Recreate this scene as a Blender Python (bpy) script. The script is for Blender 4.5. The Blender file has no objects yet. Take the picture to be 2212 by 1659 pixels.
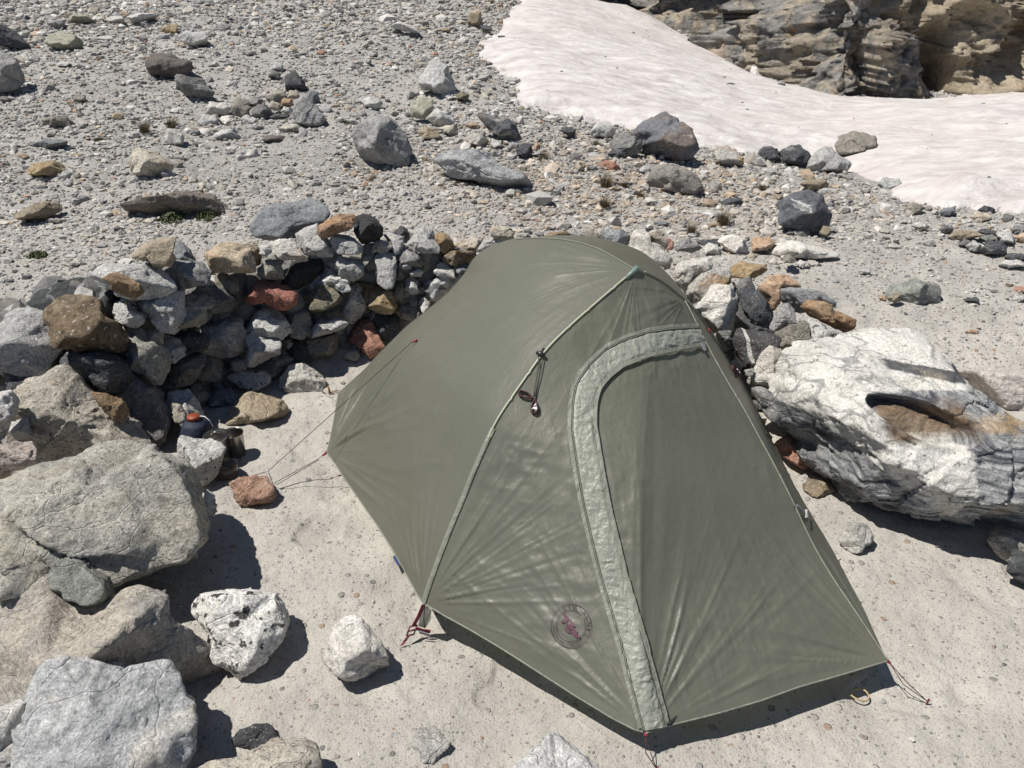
import bpy, math, random, zlib
import numpy as np
from mathutils import Vector, Matrix
from mathutils.bvhtree import BVHTree

rng = np.random.default_rng(7)
random.seed(7)
scene = bpy.context.scene
COL = scene.collection

# ------------------------------------------------------------------ camera model
FPX, W2, H2 = 1720.0, 1106.0, 829.5
PITCH = math.radians(28.0)
CAMZ = 1.95
FW = np.array([0, math.cos(PITCH), -math.sin(PITCH)])
UP = np.array([0, math.sin(PITCH), math.cos(PITCH)])
RT = np.array([1.0, 0, 0])
CAM = np.array([0, 0, CAMZ])

def ray(px, py):
    d = FW * FPX + RT * (px - W2) + UP * (H2 - py)
    return d / np.linalg.norm(d)
def at_z(px, py, z):
    d = ray(px, py); return CAM + d * ((z - CAMZ) / d[2])
def at_y(px, py, y):
    d = ray(px, py); return CAM + d * (y / d[1])
def at_vplane(px, py, P, Q):
    n = np.array([-(Q[1] - P[1]), Q[0] - P[0], 0.0]); d = ray(px, py)
    t = n.dot(np.asarray(P) - CAM) / n.dot(d); return CAM + d * t
def depth_of(p):
    return float((np.asarray(p) - CAM).dot(FW))
def proj(P):
    v = np.asarray(P) - CAM; z = v @ FW
    return np.stack([W2 + FPX * (v @ RT) / z, H2 - FPX * (v @ UP) / z], -1)

# ------------------------------------------------------------------ noise
def _h(ix, iy, iz, seed):
    x = (ix.astype(np.int64) * 374761393 + iy.astype(np.int64) * 668265263 + iz.astype(np.int64) * 2147483647 + seed * 974634777) & 0xFFFFFFFF
    x = ((x ^ (x >> 13)) * 1274126177) & 0xFFFFFFFF
    x = ((x ^ (x >> 16)) * 2246822519) & 0xFFFFFFFF
    x = x ^ (x >> 15)
    return (x & 0xFFFFFF) / float(0xFFFFFF)
def vnoise(p, seed=0):
    i = np.floor(p).astype(np.int64); f = p - i
    f = f * f * f * (f * (f * 6 - 15) + 10)
    r = 0
    for a in (0, 1):
        wx = f[:, 0] if a else 1 - f[:, 0]
        for b in (0, 1):
            wy = f[:, 1] if b else 1 - f[:, 1]
            for c in (0, 1):
                wz = f[:, 2] if c else 1 - f[:, 2]
                r = r + wx * wy * wz * _h(i[:, 0] + a, i[:, 1] + b, i[:, 2] + c, seed)
    return r * 2 - 1
def fbm(p, octs=4, seed=0, gain=.5, ridged=False):
    a = 1.0; s = 0; p = np.asarray(p, float)
    for o in range(octs):
        n = vnoise(p, seed + o * 17)
        if ridged: n = 1 - 2 * np.abs(n)
        s = s + a * n; a *= gain; p = p * 2.03 + 11.7
    return s
def worley(p, seed=0):
    """cell constant random value, F1, F2"""
    i = np.floor(p).astype(np.int64)
    b1 = np.full(len(p), 9.0); b2 = np.full(len(p), 9.0); v = np.zeros(len(p))
    for a in (-1, 0, 1):
        for b in (-1, 0, 1):
            for c in (-1, 0, 1):
                j = (i[:, 0] + a, i[:, 1] + b, i[:, 2] + c)
                q = np.stack([j[0] + _h(*j, seed + 1), j[1] + _h(*j, seed + 2), j[2] + _h(*j, seed + 3)], -1)
                d = np.linalg.norm(q - p, axis=1)
                m = d < b1
                b2 = np.where(m, b1, np.minimum(b2, d))
                v = np.where(m, _h(*j, seed + 4), v)
                b1 = np.where(m, d, b1)
    return v, b1, b2
def facets(p, seed=0, tilt=1.):
    """piecewise planar relief: every cell gets its own level and tilt"""
    i = np.floor(p).astype(np.int64); b1 = np.full(len(p), 9.0); out = np.zeros(len(p))
    for a in (-1, 0, 1):
        for b in (-1, 0, 1):
            for c in (-1, 0, 1):
                j = (i[:, 0] + a, i[:, 1] + b, i[:, 2] + c)
                q = np.stack([j[0] + _h(*j, seed + 1), j[1] + _h(*j, seed + 2), j[2] + _h(*j, seed + 3)], -1) - p
                d = np.linalg.norm(q, axis=1); m = d < b1
                g = (_h(*j, seed + 4) - .5) + tilt * ((_h(*j, seed + 5) - .5) * q[:, 0] + (_h(*j, seed + 6) - .5) * q[:, 1] + (_h(*j, seed + 7) - .5) * q[:, 2]) * 2
                out = np.where(m, g, out); b1 = np.where(m, d, b1)
    return out
def sstep(a, b, x):
    t = np.clip((x - a) / (b - a), 0, 1); return t * t * (3 - 2 * t)

# ------------------------------------------------------------------ mesh helpers
def mesh_from(name, V, F, smooth=True, mat=None):
    me = bpy.data.meshes.new(name)
    V = np.asarray(V, np.float32); F = np.asarray(F, np.int32)
    n, k = F.shape
    me.vertices.add(len(V)); me.vertices.foreach_set('co', V.ravel())
    me.loops.add(n * k); me.loops.foreach_set('vertex_index', F.ravel())
    me.polygons.add(n); me.polygons.foreach_set('loop_start', np.arange(0, n * k, k, dtype=np.int32))
    me.polygons.foreach_set('loop_total', np.full(n, k, np.int32))
    me.polygons.foreach_set('use_smooth', np.full(n, smooth))
    me.update(calc_edges=True); me.validate()
    if mat: me.materials.append(mat)
    return me
def obj(name, me, parent=None, loc=None):
    o = bpy.data.objects.new(name, me); COL.objects.link(o)
    if parent: o.parent = parent
    if loc is not None: o.location = loc
    return o
def tag(o, label=None, cat=None, group=None, kind=None):
    if label: o['label'] = label
    if cat: o['category'] = cat
    if group: o['group'] = group
    if kind: o['kind'] = kind
    return o
def empty(name, loc):
    e = bpy.data.objects.new(name, None); COL.objects.link(e); e.location = loc
    e.empty_display_size = .05; return e
def grid_faces(nu, nv):
    i = np.arange(nu * nv).reshape(nu, nv)
    return np.stack([i[:-1, :-1], i[1:, :-1], i[1:, 1:], i[:-1, 1:]], -1).reshape(-1, 4)
def tube_geo(pts, r, n=6):
    pts = np.asarray(pts, float); m = len(pts)
    rr = np.full(m, r) if np.isscalar(r) else np.asarray(r)
    T = np.gradient(pts, axis=0); T /= np.linalg.norm(T, axis=1)[:, None] + 1e-9
    ref = np.array([0, 0, 1.0]) if abs(T[0][2]) < .9 else np.array([1.0, 0, 0])
    V = []
    u = np.cross(T[0], ref); u /= np.linalg.norm(u)
    for i in range(m):
        u = u - T[i] * u.dot(T[i]); u /= np.linalg.norm(u) + 1e-9
        w = np.cross(T[i], u)
        for k in range(n):
            a = 2 * math.pi * k / n
            V.append(pts[i] + rr[i] * (math.cos(a) * u + math.sin(a) * w))
    F = []
    for i in range(m - 1):
        for k in range(n):
            k2 = (k + 1) % n
            F.append((i * n + k, i * n + k2, (i + 1) * n + k2, (i + 1) * n + k))
    V.append(pts[0]); V.append(pts[-1]); c0, c1 = len(V) - 2, len(V) - 1
    for k in range(n):
        k2 = (k + 1) % n
        F.append((c0, k2, k, k)); F.append((c1, (m - 1) * n + k, (m - 1) * n + k2, (m - 1) * n + k2))
    return np.array(V), F
class MB:
    """collects pieces into one mesh"""
    def __init__(s): s.V = []; s.F = []; s.n = 0
    def add(s, V, F):
        V = np.asarray(V, float)
        for f in F:
            g = []
            for a in f:
                if not g or g[-1] != a: g.append(a)
            if g[0] == g[-1]: g = g[:-1]
            s.F.append([a + s.n for a in g])
        s.V.append(V); s.n += len(V); return s
    def tube(s, pts, r, n=6): return s.add(*tube_geo(pts, r, n))
    def box(s, c, e, M=None):
        v = np.array([[x, y, z] for x in (-1, 1) for y in (-1, 1) for z in (-1, 1)], float) * np.asarray(e) / 2
        if M is not None: v = v @ np.asarray(M).T
        return s.add(v + np.asarray(c), [(0, 1, 3, 2), (4, 6, 7, 5), (0, 4, 5, 1), (2, 3, 7, 6), (0, 2, 6, 4), (1, 5, 7, 3)])
    def lathe(s, prof, c=(0, 0, 0), n=40):
        V = []; F = []
        for (r, z) in prof:
            for k in range(n):
                a = 2 * math.pi * k / n; V.append((c[0] + r * math.cos(a), c[1] + r * math.sin(a), c[2] + z))
        for i in range(len(prof) - 1):
            for k in range(n):
                k2 = (k + 1) % n; F.append((i * n + k, i * n + k2, (i + 1) * n + k2, (i + 1) * n + k))
        return s.add(V, F)
    def build(s, name, mat, parent=None, smooth=True, loc=None):
        me = bpy.data.meshes.new(name)
        V = np.concatenate(s.V)
        if loc is not None: V = V - np.asarray(loc)
        me.from_pydata([tuple(v) for v in V], [], [tuple(f) for f in s.F if len(f) > 2])
        me.update()
        me.polygons.foreach_set('use_smooth', np.full(len(me.polygons), smooth))
        me.materials.append(mat)
        return obj(name, me, parent, None if parent else loc)
def resample(pts, n):
    pts = np.asarray(pts, float)
    d = np.concatenate([[0], np.cumsum(np.linalg.norm(np.diff(pts, axis=0), axis=1))])
    t = np.linspace(0, d[-1], n)
    return np.stack([np.interp(t, d, pts[:, k]) for k in range(pts.shape[1])], -1)
def smooth_pts(P, it=6, keep=()):
    P = np.array(P, float)
    for _ in range(it):
        Q = P.copy(); Q[1:-1] = .25 * P[:-2] + .5 * P[1:-1] + .25 * P[2:]
        for k in keep: Q[k] = P[k]
        P = Q
    return P

# ------------------------------------------------------------------ terrain
def terrain(x, y):
    x = np.asarray(x, float); y = np.asarray(y, float)
    right = sstep(.9, 2.0, x)
    a = 3.75 - .85 * right; b = 4.5 + .9 * right
    z = .30 * sstep(a, b, y)
    ang = x / np.maximum(y, .5)
    sl = .105 - .15 * sstep(-.1, .42, ang)
    yy = np.maximum(y - 5.2, 0)
    z = z + sl * (yy * yy / (yy + 1.2))
    far = np.maximum(y - 22, 0)
    z = z + .35 * far
    z = z + .05 * np.sin(x * 1.1 + 1) * np.sin(y * .9) * sstep(5, 8, y)
    z = z + .03 * np.sin(x * 2.1) * np.cos(y * 1.7 + x) * sstep(4.2, 6, y)
    return z
def ground_hit(px, py):
    d = ray(px, py)
    if d[2] > -0.0005: d = ray(px, max(py, -60))
    t = .5; step = .05
    for _ in range(4000):
        p = CAM + d * t
        if p[2] < float(terrain(p[0], p[1])): break
        t += step * (1 + t * .05)
    lo, hi = max(t - step * (1 + t * .05), 0), t
    for _ in range(25):
        m = (lo + hi) / 2; p = CAM + d * m
        if p[2] < float(terrain(p[0], p[1])): hi = m
        else: lo = m
    return CAM + d * hi

# ------------------------------------------------------------------ materials
def new_mat(name):
    m = bpy.data.materials.new(name); m.use_nodes = True
    nt = m.node_tree; nt.nodes.clear()
    return m, nt
class N:
    def __init__(s, nt): s.nt = nt
    def __call__(s, typ, ins=None, **kw):
        n = s.nt.nodes.new(typ)
        for k, v in kw.items(): setattr(n, k, v)
        for k, v in (ins or {}).items():
            if isinstance(v, bpy.types.NodeSocket): s.nt.links.new(v, n.inputs[k])
            else:
                i = n.inputs[k]
                if hasattr(i.default_value, '__len__') and not hasattr(v, '__len__'): v = (v,) * len(i.default_value)
                if hasattr(i.default_value, '__len__') and len(i.default_value) == 4 and len(v) == 3: v = (*v, 1)
                i.default_value = v
        return n
    def noise(s, vec, scale, detail=4, rough=.55, dist=0):
        return s('ShaderNodeTexNoise', {'Vector': vec, 'Scale': scale, 'Detail': detail, 'Roughness': rough, 'Distortion': dist}).outputs['Fac']
    def ramp(s, fac, a, b, lo=0., hi=1.):
        return s('ShaderNodeMapRange', {'Value': fac, 'From Min': a, 'From Max': b, 'To Min': lo, 'To Max': hi}).outputs[0]
    def mix(s, fac, a, b, mode='MIX'):
        n = s.nt.nodes.new('ShaderNodeMix'); n.data_type = 'RGBA'; n.blend_type = mode; n.clamp_factor = True
        for k, v in ((0, fac), (6, a), (7, b)):
            if isinstance(v, bpy.types.NodeSocket): s.nt.links.new(v, n.inputs[k])
            else:
                if k > 0: v = (*v[:3], 1)
                n.inputs[k].default_value = v
        return n.outputs[2]
    def math(s, op, a, b=0.):
        n = s.nt.nodes.new('ShaderNodeMath'); n.operation = op
        for k, v in ((0, a), (1, b)):
            if isinstance(v, bpy.types.NodeSocket): s.nt.links.new(v, n.inputs[k])
            else: n.inputs[k].default_value = v
        return n.outputs[0]
    def mapping(s, vec, rot=(0, 0, 0), scale=(1, 1, 1), loc=(0, 0, 0)):
        return s('ShaderNodeMapping', {'Vector': vec, 'Rotation': rot, 'Scale': scale, 'Location': loc}).outputs[0]
    def out(s, sh): s('ShaderNodeOutputMaterial', {'Surface': sh})

def rock_mat(name, c1, c2, sp=0.0, spc=(.03, .03, .03), band=0., bandc=(.05, .05, .055), bscale=3., bdir=(.5, .3, .2), stain=0., stainc=(.30, .16, .06), bth=(.50, .56), rough=.88, spscale=70., lichen=0.):
    m, nt = new_mat(name); n = N(nt)
    tc = n('ShaderNodeTexCoord').outputs['Object']
    oi = n('ShaderNodeObjectInfo').outputs['Random']
    off = n('ShaderNodeVectorMath', {0: tc, 1: n('ShaderNodeVectorMath', {0: (37., 53., 71.), 'Scale': oi}, operation='SCALE').outputs[0]}, operation='ADD').outputs[0]
    warp = n('ShaderNodeTexNoise', {'Vector': off, 'Scale': 3.0, 'Detail': 3.}).outputs['Color']
    wv = n('ShaderNodeVectorMath', {0: warp, 'Scale': .25}, operation='SCALE').outputs[0]
    ov = n('ShaderNodeVectorMath', {0: off, 1: wv}, operation='ADD').outputs[0]
    col = n.mix(n.ramp(n.noise(ov, 5, 6, .65), .36, .66), c1, c2)
    if band:
        bv = n.mapping(ov, bdir, (1.2, 1.2, bscale * 4))
        bf = n.ramp(n.noise(bv, 1.6, 6, .55, .3), bth[0], bth[1])
        col = n.mix(n.math('MULTIPLY', bf, band), col, bandc)
    # gneissic fine foliation
    fv = n.mapping(ov, (.4, .9, .2), (18, 18, 90))
    ff = n.ramp(n.noise(fv, 1.2, 3, .6), .3, .75, .86, 1.12)
    mott = n.ramp(n.noise(off, 34, 7, .78), .3, .7, .60, 1.36)
    grain = n.ramp(n.noise(off, 135, 3, .8), .34, .66, .70, 1.30)
    k = n.math('MULTIPLY', n.math('MULTIPLY', mott, ff), grain)
    k = n.math('MULTIPLY', k, n.ramp(oi, 0, 1, .84, 1.14))
    if sp:
        spv = n.ramp(n.noise(off, spscale, 2.5, .6), .585, .64)
        col = n.mix(n.math('MULTIPLY', spv, sp), col, spc)
        wv2 = n.ramp(n.noise(off, spscale * 1.7, 2, .6), .62, .68)
        col = n.mix(n.math('MULTIPLY', wv2, .5), col, (.72, .70, .66))
    if stain:
        sf = n.ramp(n.noise(off, 4.2, 7, .66, .2), .50, .62)
        col = n.mix(n.math('MULTIPLY', sf, stain), col, stainc)
    if lichen:
        lf = n.ramp(n.noise(off, 9, 5, .6), .60, .64)
        col = n.mix(n.math('MULTIPLY', lf, lichen), col, (.10, .12, .06))
    cc = n('ShaderNodeCombineColor', {0: k, 1: k, 2: k}).outputs[0]
    col = n.mix(1.0, col, cc, 'MULTIPLY')
    b1 = n.noise(off, 14, 9, .68)
    b2 = n.noise(off, 70, 7, .75)
    hgt = n.math('ADD', n.math('MULTIPLY', b1, .75), n.math('MULTIPLY', b2, .26))
    # cracks
    vor = n('ShaderNodeTexVoronoi', {'Vector': n.mapping(ov, (.3, .5, .1), (1, 1, 2.2)), 'Scale': 4.5}, feature='DISTANCE_TO_EDGE').outputs['Distance']
    cr = n.math('MULTIPLY', n.ramp(vor, 0, .018), n.ramp(n.noise(off, 2.1, 2), .42, .56))
    hgt = n.math('ADD', hgt, n.math('MULTIPLY', n.ramp(vor, 0, .02), .10))
    bump = n('ShaderNodeBump', {'Strength': .95, 'Distance': .042, 'Height': hgt}).outputs[0]
    bs = n('ShaderNodeBsdfPrincipled', {'Base Color': col, 'Roughness': rough, 'Normal': bump, 'Specular IOR Level': .3})
    n.out(bs.outputs[0]); return m

G = {}
G['greyp'] = rock_mat('rock_pale_grey', (.56, .548, .518), (.40, .392, .37), sp=.55, spc=(.12, .12, .12))
G['pale'] = rock_mat('rock_off_white', (.62, .60, .555), (.47, .45, .41), sp=.4, spc=(.2, .19, .17))
G['white'] = rock_mat('rock_white_quartz', (.76, .73, .67), (.60, .56, .49), sp=.35, spc=(.22, .20, .17), stain=.25, stainc=(.42, .33, .22))
G['grey'] = rock_mat('rock_mid_grey', (.36, .352, .333), (.24, .235, .225), sp=.5, spc=(.08, .08, .085))
G['greyd'] = rock_mat('rock_dull_grey', (.25, .242, .226), (.15, .147, .138), sp=.4)
G['dark'] = rock_mat('rock_charcoal', (.065, .066, .07), (.10, .10, .105), sp=.3, spc=(.03, .03, .03))
G['darkg'] = rock_mat('rock_dark_streaked', (.10, .102, .107), (.075, .077, .08), sp=.3, band=.6, bandc=(.30, .30, .30), bscale=5, bth=(.60, .66))
G['black'] = rock_mat('rock_black', (.045, .044, .043), (.07, .068, .065))
G['blue'] = rock_mat('rock_blue_grey', (.30, .31, .31), (.14, .15, .153), sp=.4, spc=(.33, .34, .34))
G['tan'] = rock_mat('rock_tan', (.40, .335, .245), (.30, .245, .17), sp=.4, spc=(.14, .11, .08), stain=.2)
G['tanp'] = rock_mat('rock_cream_granite', (.58, .53, .44), (.45, .41, .34), sp=.75, spc=(.11, .10, .085), stain=.35, stainc=(.33, .22, .11))
G['pink'] = rock_mat('rock_cream_tan', (.50, .42, .31), (.40, .31, .21), sp=.4, spc=(.2, .15, .1), stain=.3)
G['pinktan'] = rock_mat('rock_rough_tan', (.60, .535, .44), (.50, .455, .385), sp=.5, spc=(.2, .17, .14), stain=.5, stainc=(.30, .30, .305))
G['tangrey'] = rock_mat('rock_tan_grey', (.34, .31, .255), (.235, .215, .18), sp=.5, spc=(.07, .065, .055))
G['yellow'] = rock_mat('rock_honey', (.40, .30, .16), (.33, .27, .19), sp=.4, spc=(.12, .08, .04), stain=.5, stainc=(.33, .18, .07))
G['yellowp'] = rock_mat('rock_pale_yellow', (.43, .41, .31), (.34, .33, .26), sp=.3)
G['orange'] = rock_mat('rock_rust_orange', (.46, .30, .185), (.38, .22, .12), sp=.3, spc=(.12, .06, .03), stain=.5, stainc=(.52, .40, .25))
G['peach'] = rock_mat('rock_peach', (.52, .36, .24), (.42, .28, .18), sp=.3, spc=(.2, .12, .08), stain=.3, stainc=(.5, .45, .38))
G['red'] = rock_mat('rock_salmon_red', (.40, .165, .12), (.31, .13, .095), sp=.25, spc=(.2, .06, .04))
G['redd'] = rock_mat('rock_dark_red', (.20, .09, .07), (.13, .07, .06), sp=.3)
G['salmon'] = rock_mat('rock_salmon', (.45, .24, .17), (.37, .17, .12), sp=.4, spc=(.15, .08, .06), stain=.3, stainc=(.5, .4, .34))
G['salmonp'] = rock_mat('rock_coarse_pink', (.40, .26, .19), (.33, .19, .13), sp=.6, spc=(.16, .10, .08), spscale=90)
G['pinkspot'] = rock_mat('rock_pinkish_white', (.56, .48, .42), (.46, .39, .34), sp=.7, spc=(.10, .08, .07), spscale=26)
G['pinkp'] = rock_mat('rock_pinkish_cream', (.46, .42, .37), (.40, .36, .32), sp=.2)
G['pinkflat'] = rock_mat('rock_pinkish_flat', (.60, .54, .49), (.52, .475, .43), sp=.2)
G['brown'] = rock_mat('rock_brown', (.20, .145, .09), (.11, .08, .05), sp=.6, spc=(.035, .025, .02), stain=.7, stainc=(.33, .27, .19), spscale=22)
G['brownd'] = rock_mat('rock_brown_grey', (.16, .135, .115), (.105, .09, .08), sp=.3, stain=.3, stainc=(.22, .21, .2))
G['rust'] = rock_mat('rock_rusty', (.36, .25, .14), (.20, .135, .08), sp=.4, stain=.5, stainc=(.42, .33, .22))
G['owhite'] = rock_mat('rock_white_orange', (.60, .57, .51), (.48, .45, .40), sp=.4, spc=(.15, .13, .11), stain=.9, stainc=(.42, .24, .10))
G['olive'] = rock_mat('rock_olive', (.23, .21, .145), (.16, .15, .11), sp=.4, stain=.4, stainc=(.28, .2, .11))
G['mossy'] = rock_mat('rock_mossy_grey', (.36, .345, .29), (.26, .25, .22), sp=.6, spc=(.07, .07, .06), lichen=.35)
G['green'] = rock_mat('rock_green_grey', (.29, .295, .26), (.23, .235, .21), sp=.35, spc=(.12, .12, .10))
G['greenp'] = rock_mat('rock_greenish', (.30, .31, .28), (.22, .23, .21), sp=.4, spc=(.1, .1, .1))
G['darkspeck'] = rock_mat('rock_dark_flecked', (.085, .09, .088), (.06, .063, .062), band=.75, bandc=(.30, .31, .30), bscale=9, bth=(.57, .62), bdir=(.2, .2, .1))
G['spot'] = rock_mat('rock_spotted', (.58, .565, .53), (.45, .44, .41), sp=.95, spc=(.045, .045, .045), spscale=34)
G['spot2'] = rock_mat('rock_white_black_spots', (.74, .72, .67), (.60, .58, .53), sp=.95, spc=(.035, .035, .035), spscale=24)
G['veined'] = rock_mat('rock_white_veined', (.68, .67, .64), (.55, .54, .52), band=.85, bandc=(.09, .095, .10), bscale=3, bth=(.60, .63))
G['bandd'] = rock_mat('rock_striped', (.10, .105, .112), (.15, .155, .165), band=.9, bandc=(.50, .49, .46), bscale=2.2, bth=(.54, .58), bdir=(.7, .35, .2))
G['greyvein'] = rock_mat('rock_grey_veined', (.20, .205, .215), (.145, .15, .16), band=.8, bandc=(.48, .47, .45), bscale=3.5, bth=(.62, .65), bdir=(.8, .5, .2), stain=.35, stainc=(.33, .19, .09))
G['slate'] = rock_mat('rock_slate', (.12, .123, .13), (.17, .172, .175), band=.8, bandc=(.42, .39, .33), bscale=2, bth=(.60, .64), stain=.4, stainc=(.34, .22, .1))
G['blueflat'] = rock_mat('rock_pale_blue_grey', (.37, .375, .375), (.33, .335, .335), sp=.15)
G['bluebig'] = rock_mat('rock_smooth_blue_grey', (.52, .52, .505), (.40, .405, .40), sp=.4, spc=(.16, .17, .175), band=.8, bandc=(.58, .54, .47), bscale=.8, bth=(.50, .55), bdir=(0, 1.35, .25))
G['bluew'] = rock_mat('rock_blue_white', (.48, .478, .465), (.34, .34, .335), sp=.5, spc=(.14, .15, .16), band=.5, bandc=(.16, .17, .19), bscale=1.6, bth=(.56, .62))
G['warmgrey'] = rock_mat('rock_warm_grey', (.28, .26, .23), (.21, .195, .175), sp=.4, spc=(.1, .09, .08))
G['overhang'] = rock_mat('rock_overhang', (.28, .24, .20), (.20, .17, .14), sp=.4, stain=.4, stainc=(.14, .11, .09))
G['giant'] = rock_mat('rock_giant_boulder', (.56, .53, .45), (.40, .385, .345), sp=.7, spc=(.12, .12, .11), stain=.35, stainc=(.38, .32, .21), band=.35, bandc=(.17, .18, .19), bscale=.6, bth=(.55, .66))

def vein_mat():
    m = rock_mat('rock_charcoal_vein', (.115, .112, .108), (.09, .088, .085), sp=.2)
    nt = m.node_tree; n = N(nt)
    bs = [x for x in nt.nodes if x.type == 'BSDF_PRINCIPLED'][0]
    tc = n('ShaderNodeTexCoord').outputs['Object']
    src = bs.inputs['Base Color'].links[0].from_socket
    sx = n('ShaderNodeSeparateXYZ', {0: tc})
    w = n.noise(tc, 9, 3)
    v = n.math('ADD', n.math('ADD', n.math('MULTIPLY', sx.outputs[0], 1.0), n.math('MULTIPLY', sx.outputs[2], .22)), n.math('MULTIPLY', w, .035))
    a = n.math('ABSOLUTE', n.math('ADD', v, .012))
    f = n.ramp(a, .009, .0065)
    nt.links.new(n.mix(f, src, (.55, .53, .49)), bs.inputs['Base Color'])
    return m
G['veindark'] = vein_mat()

def big_mat():
    """white boulder with folded dark gneiss bands"""
    m, nt = new_mat('rock_giant_banded'); n = N(nt)
    tc = n('ShaderNodeTexCoord').outputs['Object']
    wn = n('ShaderNodeTexNoise', {'Vector': tc, 'Scale': 1.6, 'Detail': 3.}).outputs['Color']
    ov = n('ShaderNodeVectorMath', {0: tc, 1: n('ShaderNodeVectorMath', {0: wn, 'Scale': .45}, operation='SCALE').outputs[0]}, operation='ADD').outputs[0]
    white = n.mix(n.ramp(n.noise(ov, 5, 6, .65), .4, .65), (.62, .60, .55), (.50, .48, .43))
    sx = n('ShaderNodeSeparateXYZ', {0: tc})
    wx = n.math('ADD', sx.outputs[0], n.math('MULTIPLY', n.math('SUBTRACT', n.noise(tc, 3.2, 6, .6), .5), .12))
    zt = n.math('ADD', sx.outputs[2], n.math('MULTIPLY', sx.outputs[1], .35))
    wz = n.math('ADD', zt, n.math('MULTIPLY', n.math('SUBTRACT', n.noise(n.mapping(tc, loc=(3, 5, 1)), 3.6, 6, .6), .5), .10))
    fine = n.noise(n.mapping(ov, (.45, .38, .1), (2.0, 2.0, 34)), 1.5, 5, .6)
    gneiss = n.mix(n.ramp(fine, .40, .60), (.06, .065, .075), (.40, .40, .385))
    diag = n.math('ADD', n.math('MULTIPLY', wx, .63), n.math('MULTIPLY', wz, .78))
    below = n.ramp(diag, -.250, -.258)                       # lower left gneiss
    upper = n.math('MULTIPLY', n.math('MULTIPLY', n.ramp(wz, .205, .195), n.ramp(wz, .045, .06)), n.math('MULTIPLY', n.ramp(wx, -.34, -.31), n.ramp(wx, .30, .22)))
    rgt = n.math('MULTIPLY', n.ramp(wx, -.05, -.035), n.ramp(wz, .065, .055))
    gm = n.math('MAXIMUM', n.math('MAXIMUM', below, upper), rgt)
    col = n.mix(gm, white, gneiss)
    l1 = n.math('ADD', n.math('ADD', wz, n.math('MULTIPLY', wx, .13)), -.262)
    lens = n.math('MULTIPLY', n.ramp(n.math('ABSOLUTE', l1), .026, .020), n.math('MULTIPLY', n.ramp(wx, -.19, -.15), n.ramp(wx, .30, .24)))
    col = n.mix(lens, col, (.095, .095, .095))
    thin = n.ramp(n.math('ABSOLUTE', n.math('SUBTRACT', n.noise(n.mapping(ov, (.4, .3, .1), (.8, .8, 4.5)), 1.6, 4), .5)), .012, .006)
    col = n.mix(n.math('MULTIPLY', thin, .6), col, (.16, .16, .165))
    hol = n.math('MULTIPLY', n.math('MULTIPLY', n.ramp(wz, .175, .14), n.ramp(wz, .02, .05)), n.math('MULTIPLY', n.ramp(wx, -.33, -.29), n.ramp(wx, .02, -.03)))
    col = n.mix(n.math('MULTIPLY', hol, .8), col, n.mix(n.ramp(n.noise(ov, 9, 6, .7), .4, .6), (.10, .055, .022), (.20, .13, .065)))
    strip = n.math('MULTIPLY', n.math('MULTIPLY', n.ramp(wz, .115, .10), n.ramp(wz, .06, .075)), n.ramp(wx, -.02, .04))
    col = n.mix(n.math('MULTIPLY', strip, .6), col, (.40, .27, .13))
    st2 = n.ramp(n.noise(ov, 4, 6, .6), .60, .68)
    col = n.mix(n.math('MULTIPLY', st2, .35), col, (.45, .38, .27))
    sp = n.ramp(n.noise(tc, 38, 3, .6), .61, .66)
    col = n.mix(n.math('MULTIPLY', sp, .7), col, (.13, .13, .13))
    k = n.math('MULTIPLY', n.ramp(n.noise(tc, 60, 5, .7), .3, .7, .78, 1.2), n.ramp(n.noise(tc, 140, 3, .8), .34, .66, .72, 1.28))
    col = n.mix(1.0, col, n('ShaderNodeCombineColor', {0: k, 1: k, 2: k}).outputs[0], 'MULTIPLY')
    h = n.math('ADD', n.math('MULTIPLY', n.noise(ov, 9, 10, .68), .8), n.math('MULTIPLY', fine, .18))
    bump = n('ShaderNodeBump', {'Strength': .9, 'Distance': .035, 'Height': h}).outputs[0]
    bs = n('ShaderNodeBsdfPrincipled', {'Base Color': col, 'Roughness': .85, 'Normal': bump, 'Specular IOR Level': .3})
    n.out(bs.outputs[0]); return m
G['bigband'] = big_mat()

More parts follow.
